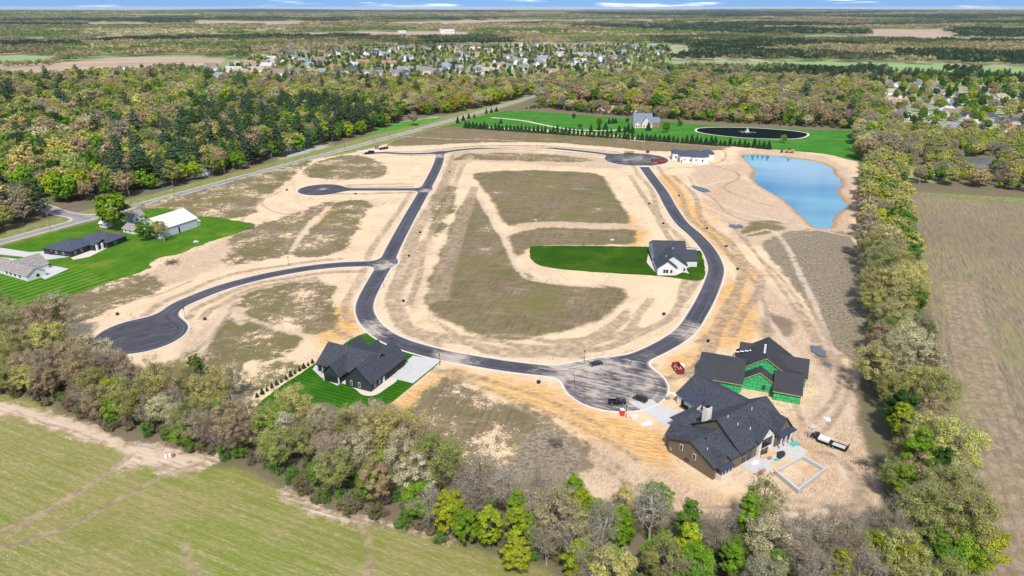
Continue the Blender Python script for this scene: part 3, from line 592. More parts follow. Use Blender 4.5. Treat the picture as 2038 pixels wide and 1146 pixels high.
for a, b in zip(Lr[:-1], Lr[1:]):
    d = (b - a) / np.hypot(*(b - a)); n = np.array([-d[1], d[0]])
    for off in (-3.2, 3.2):
        q = [a + n * (off - .08), b + n * (off - .08), b + n * (off + .08), a + n * (off + .08)]; ln.add([(x, y, .058) for x, y in q], [(0, 1, 2, 3)])
    for off in (-.12, .12):
        q = [a + n * (off - .06), b + n * (off - .06), b + n * (off + .06), a + n * (off + .06)]; ln.add([(x, y, .058) for x, y in q], [(0, 1, 2, 3)], 1)
struct(ln.build('road_markings', [MAT['white'], M('yellow_paint', (.6, .42, .06), .7)]))

def lawn_mat(name, c1, c2, ang, w, k):
    m = bpy.data.materials.new(name); m.use_nodes = True; t = NT(m.node_tree); p = t.pos()
    r = t.vmap(p, ang, (1, 1, 1)); q = t.n('ShaderNodeSeparateXYZ'); t.put(q.inputs[0], r)
    s_ = t.m('SINE', t.mul(t.add(q.outputs[1], t.mul(t.noise(p, .1, 2), 1.2)), 2 * math.pi / w))
    n1 = t.noise(p, .06, 5, .62); n2 = t.noise(p, .7, 4, .7)
    c = t.mix(t.smooth(t.add(t.mul(s_, k), t.add(t.mul(n1, .8), t.mul(n2, .5))), .35, .95), c1, c2)
    c = t.mix(t.smooth(n1, .50, .70, 0, .6), c, tuple(x * f for x, f in zip(c2, (1.9, 1.0, 2.0)))); c = t.mix(t.smooth(t.noise(p, .16, 5, .7), .50, .66, 0, .35), c, tuple(x * .55 for x in c1)); c = t.mix(t.smooth(t.noise(p, 2.2, 3, .8), .58, .76, 0, .3), c, (.13, .16, .035))
    t.out(t.bsdf(c, .95, t.bump(n2, .5, .12), 0, .08).outputs[0]); return m
def lawn(name, pts, mat, z=.045, smooth=True, step=1.2, amp=.9, holes=(), w=None):
    w = spline(GA(pts), True, 4) if smooth else GA(pts); lo, hi = w.min(0) - 2, w.max(0) + 2
    hs = [GA(h) for h in holes]
    f = [lambda P: sd_poly(P, w) + wob(P, amp, .35, 1.) + wob(P, amp * .6, 1.3, 4.)] + [lambda P, h=h: -sd_poly(P, h) for h in hs]
    mb = iso_sheet(f, lo[0], hi[0], lo[1], hi[1], step, z); return struct(mb.build(name, mat))
G1, G2 = (.02, .1, .004), (.05, .17, .008)
lawn('lawn', [(-260, 640), (-200, 560), (0, 492), (100, 464), (195, 440), (258, 422), (330, 414), (372, 428), (430, 433), (506, 447), (470, 465), (420, 480), (350, 508), (300, 532), (262, 548), (225, 558), (130, 592), (62, 612), (-60, 640)], lawn_mat('mown_grass_left', (.034, .105, .004), (.078, .175, .010), math.radians(60), 3.4, .10))
lawn('lawn', [(-60, 560), (0, 540), (60, 548), (140, 536), (205, 548), (222, 556), (130, 590), (62, 610), (-60, 636)], lawn_mat('striped_grass', (.034, .105, .004), (.085, .195, .014), math.radians(62), 4.2, .34), z=.075)
lawn('lawn', [(688, 682), (705, 671), (735, 663), (771, 684), (850, 711), (876, 720), (780, 801), (690, 815), (640, 800), (560, 830), (500, 830), (530, 790), (610, 735), (640, 715)], lawn_mat('mown_grass_front', (.013, .070, .002), (.040, .135, .006), math.radians(-25), 1.7, .14), step=.8, amp=.25, holes=[[(780, 801), (826, 763), (868, 728), (900, 716), (905, 740), (860, 770), (790, 812)]])
lawn('lawn', [(1054, 496), (1064, 490), (1130, 489), (1290, 491), (1388, 494), (1398, 512), (1402, 532), (1394, 558), (1310, 549), (1210, 543), (1110, 535), (1062, 522)], lawn_mat('mown_grass_middle', (.013, .052, .001), (.034, .095, .003), math.radians(5), 2.4, .08), step=.9, amp=.3)
lawn('lawn', [(905, 246), (985, 224), (1055, 221), (1180, 231), (1300, 239), (1390, 248), (1600, 258), (1715, 264), (1715, 318), (1640, 306), (1530, 296.5), (1300, 276), (1100, 258.5), (890, 251.5), (835, 259)], lawn_mat('estate_grass', (.028, .125, .012), (.058, .20, .022), math.radians(-20), 7, .10), step=3.0, amp=.8)
lawn('lawn', [(722, 268), (760, 253), (800, 243), (880, 234), (800, 256)], lawn_mat('roadside_grass', (.05, .18, .02), (.09, .25, .03), 0, 5, .05), step=2.5)

def water_mat(name, col, rough, spec, depth=None):
    m = bpy.data.materials.new(name); m.use_nodes = True; t = NT(m.node_tree); p = t.pos()
    n = t.noise(t.vmap(p, math.radians(-15), (.10, .4, 1)), 1.0, 4, .6); n1 = t.noise(t.vmap(p, math.radians(-12), (.007, .016, 1)), 1., 2, .5)
    c = t.mix(t.smooth(n1, .35, .65), col, depth or col)
    t.out(t.bsdf(c, rough, t.bump(n, .008, .15), 0, spec).outputs[0]); return m
pl = iso_sheet([lambda P: sd_pond(P) + 3], 170, 330, 380, 640, 1.6, -1.2)
struct(pl.build('pond_water', water_mat('turquoise_water', (.018, .16, .30), .06, .5, (.075, .30, .40))))
for px, py, rx, ry in ((1394, 376, 4.2, 10), (1465, 450.5, 4.4, 4.5), (1628, 699, 2.4, 4.6), (1648, 727, 1.3, 2.2)):
    c0 = np.array(G(px, py)); a = math.radians(20 if px < 1450 else 0)
    f = lambda P: (1 - np.hypot(((P[:, 0] - c0[0]) * math.cos(a) + (P[:, 1] - c0[1]) * math.sin(a)) / rx, (-(P[:, 0] - c0[0]) * math.sin(a) + (P[:, 1] - c0[1]) * math.cos(a)) / ry)) * min(rx, ry) + wob(P, .8, .9, px)
    zt = .10 if px < 1600 else .32
    struct(iso_sheet([f], c0[0] - 12, c0[0] + 12, c0[1] - 14, c0[1] + 14, .5, zt).build('puddle_water', water_mat('puddle_water', (.12, .12, .13), .05, .7)))
EP = GA([(1387, 259), (1396, 255), (1440, 253.6), (1500, 255), (1560, 259), (1600, 264), (1606, 269), (1590, 275), (1550, 276.5), (1480, 274), (1420, 268), (1392, 263)]); EPs = spline(EP, True, 6)
struct(iso_sheet([lambda P: sd_poly(P, EPs)], 170, 310, 660, 790, 2.2, .10).build('estate_pond_water', water_mat('dark_pond_water', (.006, .012, .014), .6, .0)))
struct(iso_sheet([lambda P: sd_poly(P, EPs) + 2.2, lambda P: -sd_poly(P, EPs)], 165, 315, 655, 795, 1.6, .16).build('pond_rim_path', MAT['stonebed']))
struct(iso_sheet([lambda P: sd_poly(P, spline(GA([(1910, 318), (1940, 314), (1975, 316), (1985, 326), (1960, 334), (1920, 330)]), True))], 330, 480, 540, 620, 2, .05).build('swamp_water', water_mat('swamp_water', (.15, .15, .17), .08, .5)))
def slab(name, polys, mat=None, z=.11, label=None):
    mb = MB()
    for p in polys: mb.prism([tuple(q) for q in GA(p)], -.05, z)
    return struct(mb.build(name, mat or MAT['concrete']))
slab('driveway', [[(778, 745), (822, 708), (846, 712), (876, 719), (822, 763), (776, 752)]])
slab('driveway', [[(1352, 493), (1394, 495), (1396, 499), (1352, 497)]])
slab('driveway', [[(1250, 800), (1298, 795), (1312, 806), (1362, 822), (1400, 836), (1378, 862), (1340, 856), (1300, 830)]])
slab('driveway', [[(-60, 478), (0, 493), (60, 502), (86, 500), (146, 510), (80, 519), (44, 511), (-60, 500)]], z=.10)
slab('driveway', [[(-60, 496), (0, 512), (38, 516), (137, 535), (90, 556), (55, 540), (0, 530)]], z=.12)
slab('driveway', [[(1750 + 85, 224), (1848, 224), (1858, 240), (1846, 244)]], z=.10)
slab('driveway', [[(562, 301), (640, 290), (655, 292), (600, 303), (580, 306)]], M('old_driveway', (.35, .33, .31)), z=.07)
path = spline(GA([(980, 234), (1040, 240), (1090, 250), (1140, 258), (1200, 259.5), (1240, 258)]), n=8)
struct(iso_sheet([lambda P: 2.2 - d_line(P, path)], -60, 150, 690, 900, 2.5, .09).build('garden_path', MAT['stonebed']))
lane = np.array([G(1722, 124), G(1745, 145)]); struct(iso_sheet([lambda P: 4 - d_line(P, lane)], 700, 1050, 1350, 1950, 6, .06).build('farm_path', MAT['stonebed']))

# ------------------------------------------------------------------ trees: every kind is a few meshes, shared by its copies; colour is set per tree
def leaf_mat(name, trans=0.35, var=0.5, clump=0.35):
    m = bpy.data.materials.new(name); m.use_nodes = True; t = NT(m.node_tree)
    g = t.n('ShaderNodeNewGeometry'); r = g.outputs['Random Per Island']
    c = t.attr('tint', 'INSTANCER', 'Color')
    p = t.n('ShaderNodeTexCoord').outputs['Object']
    nz = t.noise(p, .55, 3, .6)
    c = t.mix(1.0, c, t.mix(r, (1 - var,) * 3, (1 + var,) * 3), 'MULTIPLY')
    c = t.mix(1.0, c, t.mix(t.smooth(nz, .3, .7), (1 - clump, 1 - clump * .8, 1 - clump * .6), (1 + clump, 1 + clump * .9, 1 + clump * .6)), 'MULTIPLY')
    d = t.n('ShaderNodeBsdfDiffuse'); t.put(d.inputs[0], c)
    tr = t.n('ShaderNodeBsdfTranslucent'); t.put(tr.inputs[0], c)
    mx = t.n('ShaderNodeMixShader'); mx.inputs[0].default_value = trans
    t.t.links.new(d.outputs[0], mx.inputs[1]); t.t.links.new(tr.outputs[0], mx.inputs[2]); t.out(mx.outputs[0]); return m
LEAF = leaf_mat('leaf', .45, .34, .30); NEEDLE = leaf_mat('needle', .2, .3, .25); TWIG = M('twig', (.27, .225, .165), .95, var=.3)
def rnd_dirs(R, n):
    v = R.normal(size=(n, 3)); return v / np.linalg.norm(v, axis=1)[:, None]
def quads_at(R, C, N, S, aspect=.7):
    """one small four-cornered leaf tuft per row of C, facing N"""
    N = N / np.maximum(np.linalg.norm(N, axis=1)[:, None], 1e-6)
    a = np.cross(N, rnd_dirs(R, len(C))); a /= np.maximum(np.linalg.norm(a, axis=1)[:, None], 1e-6); b = np.cross(N, a)
    a = a * S[:, None]; b = b * (S * aspect)[:, None]; lift = N * (S * .25)[:, None]
    V = np.stack([C - a, C - b * .9 + lift, C + a, C + b + lift * .6], 1).reshape(-1, 3)
    F = np.arange(len(C) * 4).reshape(-1, 4); return V, F
def add_np(mb, V, F, mi=0):
    o = len(mb.v); mb.v += list(map(tuple, V.tolist())); mb.f += [tuple(i + o for i in f) for f in F.tolist()]; mb.m += [mi] * len(F)
def limb(mb, R, a, b, r0, r1, n=4, seg=3, bend=.12, mi=0):
    a = np.array(a); b = np.array(b); L = np.linalg.norm(b - a); prev = a; pr = r0; pts = [a]
    for k in range(1, seg + 1):
        u = k / seg; q = a + (b - a) * u + (R.normal(size=3) * bend * L * .35 * (1 if k < seg else 0)) + np.array([0, 0, bend * L * math.sin(u * 3.14) * -.3])
        r = r0 + (r1 - r0) * u; mb.tube(prev, q, pr, r, n, mi); prev, pr = q, r; pts.append(q)
    return pts
def make_deciduous(seed, H=16.0, Rr=5.5, leaves=42, lsize=.30, nclump=70, twigs=14, zlow=.28, crown_h=.62, spread=1.0, near=True, multi=1, clump_r=1.25, upright=0.0):
    R = np.random.default_rng(seed); T = MB(); C = MB()
    zc = H * (1 - crown_h / 2); hz = H * crown_h / 2
    cl = []
    lob = [(R.uniform(0, 6.28), R.uniform(.75, 1.15)) for _ in range(5)]
    while len(cl) < nclump:
        d = rnd_dirs(R, 1)[0]; rr = R.uniform(.35, 1.0) ** .55
        az = math.atan2(d[1], d[0]); k = 1.0
        for la, lk in lob: k *= 1 - .16 * lk * max(0, math.cos(az - la)) ** 3
        p_ = np.array([d[0] * Rr * rr * k, d[1] * Rr * rr * k, zc + d[2] * hz * rr * (1 if d[2] > 0 else .9)])
        if p_[2] < H * zlow: continue
        if upright: p_[:2] *= 1 - upright * max(0, (p_[2] - zc) / hz)
        cl.append(p_ + R.normal(size=3) * .25)
    cl = np.array(cl)
    nb = 9 if near else 5; stems = []
    r0 = .018 * H
    for s_ in range(multi):
        ba = 6.28 * s_ / multi + R.uniform(0, 1); off = np.array([math.cos(ba), math.sin(ba), 0]) * (.12 if multi > 1 else 0)
        lean = np.array([R.normal() * .05 * H, R.normal() * .05 * H, 0]) + off * 3
        pts = limb(T, R, off, np.array([0, 0, H * .74]) + lean, r0 / math.sqrt(multi), r0 * .3, 6 if near else 4, 5, .05); stems.append(pts)
    mains = []
    for k in range(nb):
        st_ = stems[k % multi]; u = R.uniform(.30, .95); base = st_[min(int(u * 5), 4)] * (1 - (u * 5 % 1)) + st_[min(int(u * 5) + 1, 5)] * (u * 5 % 1)
        az = k * 2.4 + R.uniform(-.4, .4); rad = Rr * R.uniform(.45, .75) * (1.1 - .5 * u)
        end = np.array([base[0] + rad * math.cos(az), base[1] + rad * math.sin(az), min(base[2] + H * R.uniform(.14, .3), H * .93)])
        mains.append(limb(T, R, base, end, r0 * .42 * (1.2 - u * .6), r0 * .12, 5 if near else 3, 3, .15))
    nodes = np.array([q for m_ in mains for q in m_[1:]] + [q for st_ in stems for q in st_[3:]])
    for c_ in cl:
        dd = np.linalg.norm(nodes - c_, axis=1) + np.maximum(0, nodes[:, 2] - c_[2]) * 1.5; n0 = nodes[dd.argmin()]
        if near or R.random() < .5: limb(T, R, n0, c_, .055 * H / 16 if near else .09, .025 if near else .04, 3, 2, .2)
    cm = np.array([0, 0, zc])
    if twigs:
        n = nclump * twigs; base = np.repeat(cl, twigs, 0) + R.normal(size=(n, 3)) * clump_r * .35
        d = rnd_dirs(R, n) * .9 + (base - cm) / Rr * .7 + np.array([0, 0, .35]); d /= np.linalg.norm(d, axis=1)[:, None]
        L = R.uniform(.6, 1.7, n) * clump_r; wv = np.cross(d, rnd_dirs(R, n)); wv /= np.linalg.norm(wv, axis=1)[:, None]
        w = (.030 if near else .05) * R.uniform(.7, 1.3, n)
        V = np.stack([base - wv * w[:, None], base + wv * w[:, None], base + d * L[:, None]], 1).reshape(-1, 3)
        add_np(T if near else C, V, np.arange(n * 3).reshape(-1, 3), 1)
    if leaves:
        n = nclump * leaves; dirs = rnd_dirs(R, n); cen = np.repeat(cl, leaves, 0)
        dens = np.repeat(R.uniform(.5, 1.15, nclump), leaves)
        pos = cen + dirs * (clump_r * dens * R.uniform(.25, 1.0, n) ** .5)[:, None] * np.array([1, 1, .72])
        nrm = dirs * .7 + (pos - cm) / Rr * .6 + np.array([0, 0, .45]) + R.normal(size=(n, 3)) * .35
        V, F = quads_at(R, pos, nrm, lsize * R.uniform(.6, 1.35, n)); add_np(C, V, F, 0)
    return T, C
def make_pine(seed, H=20.0, Rr=4.2, near=True):
    R = np.random.default_rng(seed); T = MB(); C = MB()
    limb(T, R, (0, 0, 0), (R.normal() * .3, R.normal() * .3, H * .97), .26, .04, 6 if near else 4, 4, .02)
    z = H * .22; P_, N_, S_ = [], [], []
    while z < H * .985:
        u = max((z / H - .22) / .78, 0.0); L = Rr * (1 - u ** 1.8) ** .75 * R.uniform(.55, 1.2) + .45; n = R.integers(3, 7); a0 = R.uniform(0, 6.28)
        for k in range(n):
            az = a0 + k * 6.283 / n + R.uniform(-.3, .3); Lk = L * R.uniform(.55, 1.15); up = R.uniform(.05, .38)
            e = np.array([math.cos(az) * Lk, math.sin(az) * Lk, z + up * Lk]); s0 = np.array([0, 0, z])
            T.tube(s0, e, .06, .02, 3)
            m = max(3, int(Lk * (7 if near else 3.2)))
            for q in range(m):
                w = R.uniform(.3, 1.05); side = R.normal() * .32 * Lk * .5
                pp = s0 + (e - s0) * w + np.array([-math.sin(az) * side, math.cos(az) * side, R.normal() * .12])
                P_.append(pp); N_.append(np.array([math.cos(az) * .35, math.sin(az) * .35, 1.0]) + R.normal(size=3) * .35); S_.append((.42 if near else .70) * R.uniform(.7, 1.3))
        z += R.uniform(.55, .95) * (1 if near else 1.25)
    V, F = quads_at(R, np.array(P_), np.array(N_), np.array(S_), .6); add_np(C, V, F); return T, C
def make_cone(seed, H=5.5, Rr=1.45, n=700):
    R = np.random.default_rng(seed); T = MB(); C = MB(); T.tube((0, 0, 0), (0, 0, H * .9), .09, .02, 5)
    u = R.uniform(0, 1, n) ** 1.4; az = R.uniform(0, 6.28, n); lob = 1 + .16 * np.sin(az * 3 + u * 9 + seed) + .10 * np.sin(az * 7 - u * 21)
    r = Rr * (1 - u) ** .8 * lob * R.uniform(.55, 1.05, n); pos = np.stack([r * np.cos(az), r * np.sin(az), .25 + u * (H - .25)], 1)
    nrm = np.stack([np.cos(az), np.sin(az), np.full(n, .45)], 1) + R.normal(size=(n, 3)) * .4
    V, F = quads_at(R, pos, nrm, .30 * R.uniform(.6, 1.3, n)); add_np(C, V, F); return T, C
def meshes(TC, name, mats=None, joined=False, leafmat=None):
    T, C = TC; lm = leafmat or LEAF; bk = mats or MAT['bark']
    if joined:
        J = MB(); J.v = list(C.v); J.f = list(C.f); J.m = [0 if m == 0 else 2 for m in C.m]
        J.add(T.v, T.f, 1)
        return J.mesh(name, [lm, bk, TWIG])
    return T.mesh(name + '_trunk', [bk, TWIG]), C.mesh(name + '_crown', [lm, TWIG])
NEARV, MIDV = {}, {}
def kinds():
    D = make_deciduous
    NEARV['budding_tree'] = [meshes(D(11 + k, 15 + (k * 2) % 5, [6.6, 7.2, 6.0, 7.6, 6.4, 5.2, 7.0][k], [74, 60, 84, 70, 50, 66, 80][k], .165, [105, 120, 90, 130, 110, 80, 116][k], [16, 20, 12, 14, 26, 18, 12][k], clump_r=[1.2, 1.05, 1.35, 1.2, 1.0, 1.15, 1.4][k], crown_h=[.78, .74, .82, .76, .8, .86, .72][k], zlow=.13, multi=[1, 1, 2, 1, 1, 2, 1][k], upright=[0, .1, .2, 0, 0, .4, 0][k]), 'budding') for k in range(7)]
    NEARV['leafy_tree'] = [meshes(D(31 + k, [15, 12, 16, 13, 17][k], [5.6, 4.8, 4.4, 5.8, 3.6][k], 125, .19, [110, 95, 105, 115, 90][k], 3, zlow=.12, crown_h=.84, clump_r=[1.1, 1.0, .95, 1.2, .9][k], upright=[.3, .2, .6, .1, .7][k]), 'leafy') for k in range(5)]
    NEARV['bare_tree'] = [meshes(D(51 + k, [15, 13, 17, 14][k], [5.8, 5.2, 4.6, 5.4][k], [12, 5, 9, 16][k], .15, [85, 75, 90, 80][k], [18, 24, 16, 14][k], zlow=.3, multi=[1, 2, 1, 3][k], clump_r=1.25), 'bare', MAT['bark_pale'] if k in (2, 1) else None) for k in range(4)]
    NEARV['shrub'] = [meshes(D(71 + k, [4.2, 5, 3.2][k], [2.5, 2.2, 2.4][k], [60, 66, 50][k], .15, 40, 12, zlow=.05, crown_h=.95, multi=3, clump_r=.75), 'shrub') for k in range(3)]
    MIDV['budding_tree'] = [meshes(D(111 + k, 15, [6.6, 7.2, 6.2, 7.0, 5.8][k], 26, .46, 84, 5, near=False, zlow=.26, crown_h=.70, clump_r=1.45), 'budding_far', joined=True) for k in range(5)]
    MIDV['leafy_tree'] = [meshes(D(131 + k, [14, 12, 13][k], [6.0, 5.4, 6.2][k], 28, .52, 84, 0, near=False, zlow=.14, crown_h=.82, clump_r=1.35), 'leafy_far', joined=True) for k in range(3)]
    MIDV['pine_tree'] = [meshes(make_pine(151 + k, [20, 18, 22, 19][k], [4.8, 5.2, 4.4, 5.6][k], False), 'pine_far', joined=True, leafmat=NEEDLE) for k in range(4)]
    MIDV['bare_tree'] = [meshes(D(171 + k, 14, [5, 4.4][k], 2, .3, 60, 20, near=False, zlow=.34, clump_r=1.35), 'bare_far', MAT['bark_pale'], joined=True) for k in range(2)]
    MIDV['shrub'] = [meshes(D(191 + k, 4.5, 2.6, 18, .42, 30, 4, near=False, zlow=.05, crown_h=.95, multi=2, clump_r=.8), 'shrub_far', joined=True) for k in range(2)]
    MIDV['evergreen'] = [meshes(make_cone(211 + k, [5.2, 4.8, 5.6][k], [1.95, 2.05, 1.8][k]), 'evergreen', joined=True, leafmat=NEEDLE) for k in range(3)]
kinds()
# colours as they are in plain daylight (name used in labels -> leaf colour)
PAL = {'budding_tree': [('tan', (.40, .305, .175)), ('olive', (.29, .315, .085)), ('pale gold', (.46, .43, .13)), ('grey brown', (.32, .27, .19)), ('russet tan', (.38, .27, .155)), ('cream', (.50, .45, .29))],
       'leafy_tree': [('bright green', (.20, .35, .025)), ('yellow green', (.36, .42, .03)), ('mid green', (.125, .24, .03)), ('golden', (.40, .31, .03)), ('dark green', (.055, .125, .025))],
       'pine_tree': [('dark green', (.050, .086, .036)), ('blue green', (.056, .095, .052)), ('deep green', (.050, .088, .028))],
       'bare_tree': [('grey', (.25, .21, .18)), ('purple brown', (.22, .16, .14)), ('silvery', (.36, .33, .30))],
       'shrub': [('olive', (.19, .18, .07)), ('fresh green', (.10, .22, .02)), ('brown', (.21, .16, .11))],
       'evergreen': [('dark green', (.028, .062, .026))]}
for _k, _f in (('budding_tree', 1.12), ('leafy_tree', 1.0), ('pine_tree', 1.25), ('bare_tree', 1.2), ('shrub', 1.1), ('evergreen', 1.1)):
    PAL[_k] = [(n_, tuple(min(v_ * _f, .62) for v_ in c_)) for n_, c_ in PAL[_k]]
RNG = np.random.default_rng(7)
TREES = []      # kind, x, y, scale, colour index, zone phrase
BLOCK = []      # (x, y, r) kept clear for houses and drives
def plant(kind, x, y, sc, ci, zone, force=False):
    TREES.append([kind, float(x), float(y), float(sc), int(ci), zone, force])
def pick(R, w): 
    w = np.array(w, float); return int(R.choice(len(w), p=w / w.sum()))
def zone(phrase, poly, step, mix, pal=None, scale=(.8, 1.2), skip=0.0, seed=0, world=None, avoid=None):
    """fill a plot with trees at about one per step metres; mix = weights per kind; pal = weights of the colours"""
    R = np.random.default_rng(seed + 1000); w = GA(poly) if world is None else np.array(world); lo, hi = w.min(0), w.max(0)
    g = [(x + R.uniform(-.46, .46) * step, y + R.uniform(-.46, .46) * step) for y in np.arange(lo[1], hi[1], step) for x in np.arange(lo[0], hi[0], step)]
    g = np.array(g); g = g[sd_poly(g, w) > 0]
    if avoid is not None: g = g[avoid(g)]
    g = g[(sd_rural(g) < -5.5)]
    ks = list(mix)
    for x, y in g:
        if R.random() < skip: continue
        k = ks[pick(R, [mix[q] for q in ks])]
        if any((x - bx) ** 2 + (y - by) ** 2 < (br + (0 if k == 'shrub' else 2)) ** 2 for bx, by, br in BLOCK): continue
        cw = (pal or {}).get(k) or [1] * len(PAL[k]); plant(k, x, y, R.uniform(*scale), pick(R, cw[:len(PAL[k])]), phrase)

# ------------------------------------------------------------------ buildings
class House:
    def __init__(s, name, label, cat, loc, deg, wall, roof, trim=None, group=None, z=0.0):
        s.o = thing(name, label, cat, (loc[0], loc[1], z), math.radians(deg), group); s.W = MB(); s.R = MB()
        s.wall = wall if isinstance(wall, list) else [wall]; s.roof = [roof, trim or MAT['dark']]; s.loc = loc; s.rz = math.radians(deg)
    def _t(s, cx, cy, a):
        ca, sa = math.cos(a), math.sin(a); return lambda x, y, z: (cx + x * ca - y * sa, cy + x * sa + y * ca, z)
    def gable(s, cx, cy, L, Wd, e, r, along='x', over=.55, og=.45, wm=0, gm=None, roof=True, z0=-.3, rm=0):
        T = s._t(cx, cy, 0 if along == 'x' else math.pi / 2); l, w = L / 2, Wd / 2
        v = [T(-l, -w, z0), T(l, -w, z0), T(l, w, z0), T(-l, w, z0), T(-l, -w, e), T(l, -w, e), T(l, w, e), T(-l, w, e), T(-l, 0, r - .12), T(l, 0, r - .12)]
        s.W.add(v, [(0, 1, 5, 4), (2, 3, 7, 6)], wm); s.W.add(v, [(1, 2, 6, 9, 5), (3, 0, 4, 8, 7)], wm if gm is None else gm)
        if not roof: return s
        k = (r - e) / w; th = .24; oz = e - over * k; X = l + og; Yo = w + over
        for sg in (-1, 1):
            q = [T(-X, sg * Yo, oz), T(X, sg * Yo, oz), T(X, 0, r), T(-X, 0, r), T(-X, sg * Yo, oz + th), T(X, sg * Yo, oz + th), T(X, 0, r + th), T(-X, 0, r + th)]
            f = [(4, 5, 6, 7)]; fs = [(0, 4, 7, 3), (1, 2, 6, 5), (0, 1, 5, 4), (3, 2, 1, 0)]
            if sg > 0: f = [q_[::-1] for q_ in f]; fs = [q_[::-1] for q_ in fs]
            s.R.add(q, f, rm); s.R.add(q, fs, 1)
        return s
    def hip(s, cx, cy, L, Wd, e, r, along='x', over=.6, z0=-.3, wm=0):
        T = s._t(cx, cy, 0 if along == 'x' else math.pi / 2); l, w = L / 2, Wd / 2
        v = [T(-l, -w, z0), T(l, -w, z0), T(l, w, z0), T(-l, w, z0), T(-l, -w, e), T(l, -w, e), T(l, w, e), T(-l, w, e)]
        s.W.add(v, [(0, 1, 5, 4), (1, 2, 6, 5), (2, 3, 7, 6), (3, 0, 4, 7)], wm)
        X, Yo = l + over, w + over; h = max(l - w, .2)
        q = [T(-X, -Yo, e + .02), T(X, -Yo, e + .02), T(X, Yo, e + .02), T(-X, Yo, e + .02), T(-X, -Yo, e + .24), T(X, -Yo, e + .24), T(X, Yo, e + .24), T(-X, Yo, e + .24), T(-h, 0, r + .24), T(h, 0, r + .24)]
        s.R.add(q, [(4, 5, 9, 8), (6, 7, 8, 9), (5, 6, 9), (7, 4, 8)], 0); s.R.add(q, [(0, 1, 5, 4), (1, 2, 6, 5), (2, 3, 7, 6), (3, 0, 4, 7), (3, 2, 1, 0)], 1); return s
    def box(s, c, size, wm=0): s.W.box(c, size, 0, wm); return s
    def flat(s, c, size): s.R.box(c, size, 0, 0); return s
    def done(s):
        s.w = s.W.build('wall', s.wall, s.o); s.r = s.R.build('roof', s.roof, s.o); return s
    def win(s, x, y, z, w, h, face, frame='white', glass='glass', name='window'):
        """face: '-y' '+y' '-x' '+x', the way it looks; the frame stands proud of the wall, the pane proud of the frame"""
        d = {'-y': (0, -1), '+y': (0, 1), '-x': (-1, 0), '+x': (1, 0)}[face]; a = MB(); b = MB()
        sx_, sy_ = (w, .12) if d[1] else (.12, w); gx_, gy_ = (w - .24, .05) if d[1] else (.05, w - .24)
        a.box((x + d[0] * .04, y + d[1] * .04, z), (sx_, sy_, h)); b.box((x + d[0] * .10, y + d[1] * .10, z), (gx_, gy_, h - .24))
        f = a.build(name, MAT[frame], s.o); b.build('pane', MAT[glass], f); return f
    def door(s, x, y, w, h, face, mat='dark', name='door', z0=0.0):
        d = {'-y': (0, -1), '+y': (0, 1), '-x': (-1, 0), '+x': (1, 0)}[face]; a = MB()
        a.box((x + d[0] * .05, y + d[1] * .05, z0 + h / 2), (w, .14, h) if d[1] else (.14, w, h)); n = 4 if name == 'garage_door' else 0
        for k in range(n): a.box((x + d[0] * .13, y + d[1] * .13, z0 + h * (k + .5) / n), (w * .96, .03, h / n - .06) if d[1] else (.03, w * .96, h / n - .06))
        return a.build(name, MAT[mat], s.o)
    def part(s, name, mb, mat): return mb.build(name, mat, s.o)
    def block(s, *cs):
        ca, sa = math.cos(s.rz), math.sin(s.rz)
        for x, y, r in cs: BLOCK.append((s.loc[0] + x * ca - y * sa, s.loc[1] + x * sa + y * ca, r))
        return s

# black house on the near lawn
h = House('black_house', 'blue black house with charcoal shingle roof on the bright lawn nearest the camera', 'house', (-69, 217), -24.5, MAT['navy_sid'], MAT['shingle'])
h.gable(11, 7.5, 22, 15, 3.3, 8.2).gable(20.4, 6.6, 21.3, 10.4, 3.4, 8.4, 'y').gable(9.3, 2.2, 12.8, 6.6, 3.2, 6.7, 'y').gable(5.5, 13, 11, 6, 3.3, 7.0, 'y').gable(13, 13.5, 10, 5.4, 3.3, 6.8, 'y').done().block((10, 6, 15), (20, 6, 13))
for x in (8.1, 10.5): h.win(x, -4.22, 1.5, 2.3, 2.6, '-y', 'dark')
for x, z in ((17.6, 1.7), (20.9, 1.7)): h.win(x, -4.05, z, .9, 1.9, '-y')
for y in (-1.6, 1.1): h.win(25.6, y, 1.9, .9, 1.9, '+x')
h.door(25.6, 3.4, 1.1, 2.2, '+x', 'white'); h.door(25.6, 8.6, 5.0, 2.5, '+x', 'dark', 'garage_door'); h.door(25.6, 14.6, 2.9, 2.5, '+x', 'dark', 'garage_door')
for x in (1.2, 3.4): h.win(x, 0, 1.6, 1.9, 2.6, '-y')
for x in (6.1, 12.5):
    q = MB(); q.box((x, -4.2, 1.5), (.34, .34, 3.2)); h.part('porch_post', q, MAT['white'])
for x, y, z in ((4, 5.5, 7.1), (17.9, 3, 6.9), (8.5, 6.3, 8.0), (22.5, 6, 6.8)):
    q = MB(); q.tube((x, y, z - .5), (x, y, z + .45), .14, .14, 6, cap=True); h.part('roof_vent', q, MAT['steel'])
bed = spline(GA([(632, 741), (650, 752), (700, 770), (722, 786), (748, 786), (770, 772), (790, 757), (782, 748), (742, 772), (700, 756), (650, 735)]), True, 5)
bq = MB(); bq.prism([tuple(q) for q in bed], 0, .09); struct(bq.build('gravel_bed', MAT['stonebed']))
pq = MB(); pq.prism([tuple(q) for q in GA([(629, 726), (640, 738), (680, 757), (672, 768), (640, 752), (622, 735)])], 0, .13); struct(pq.build('patio', MAT['concrete']))

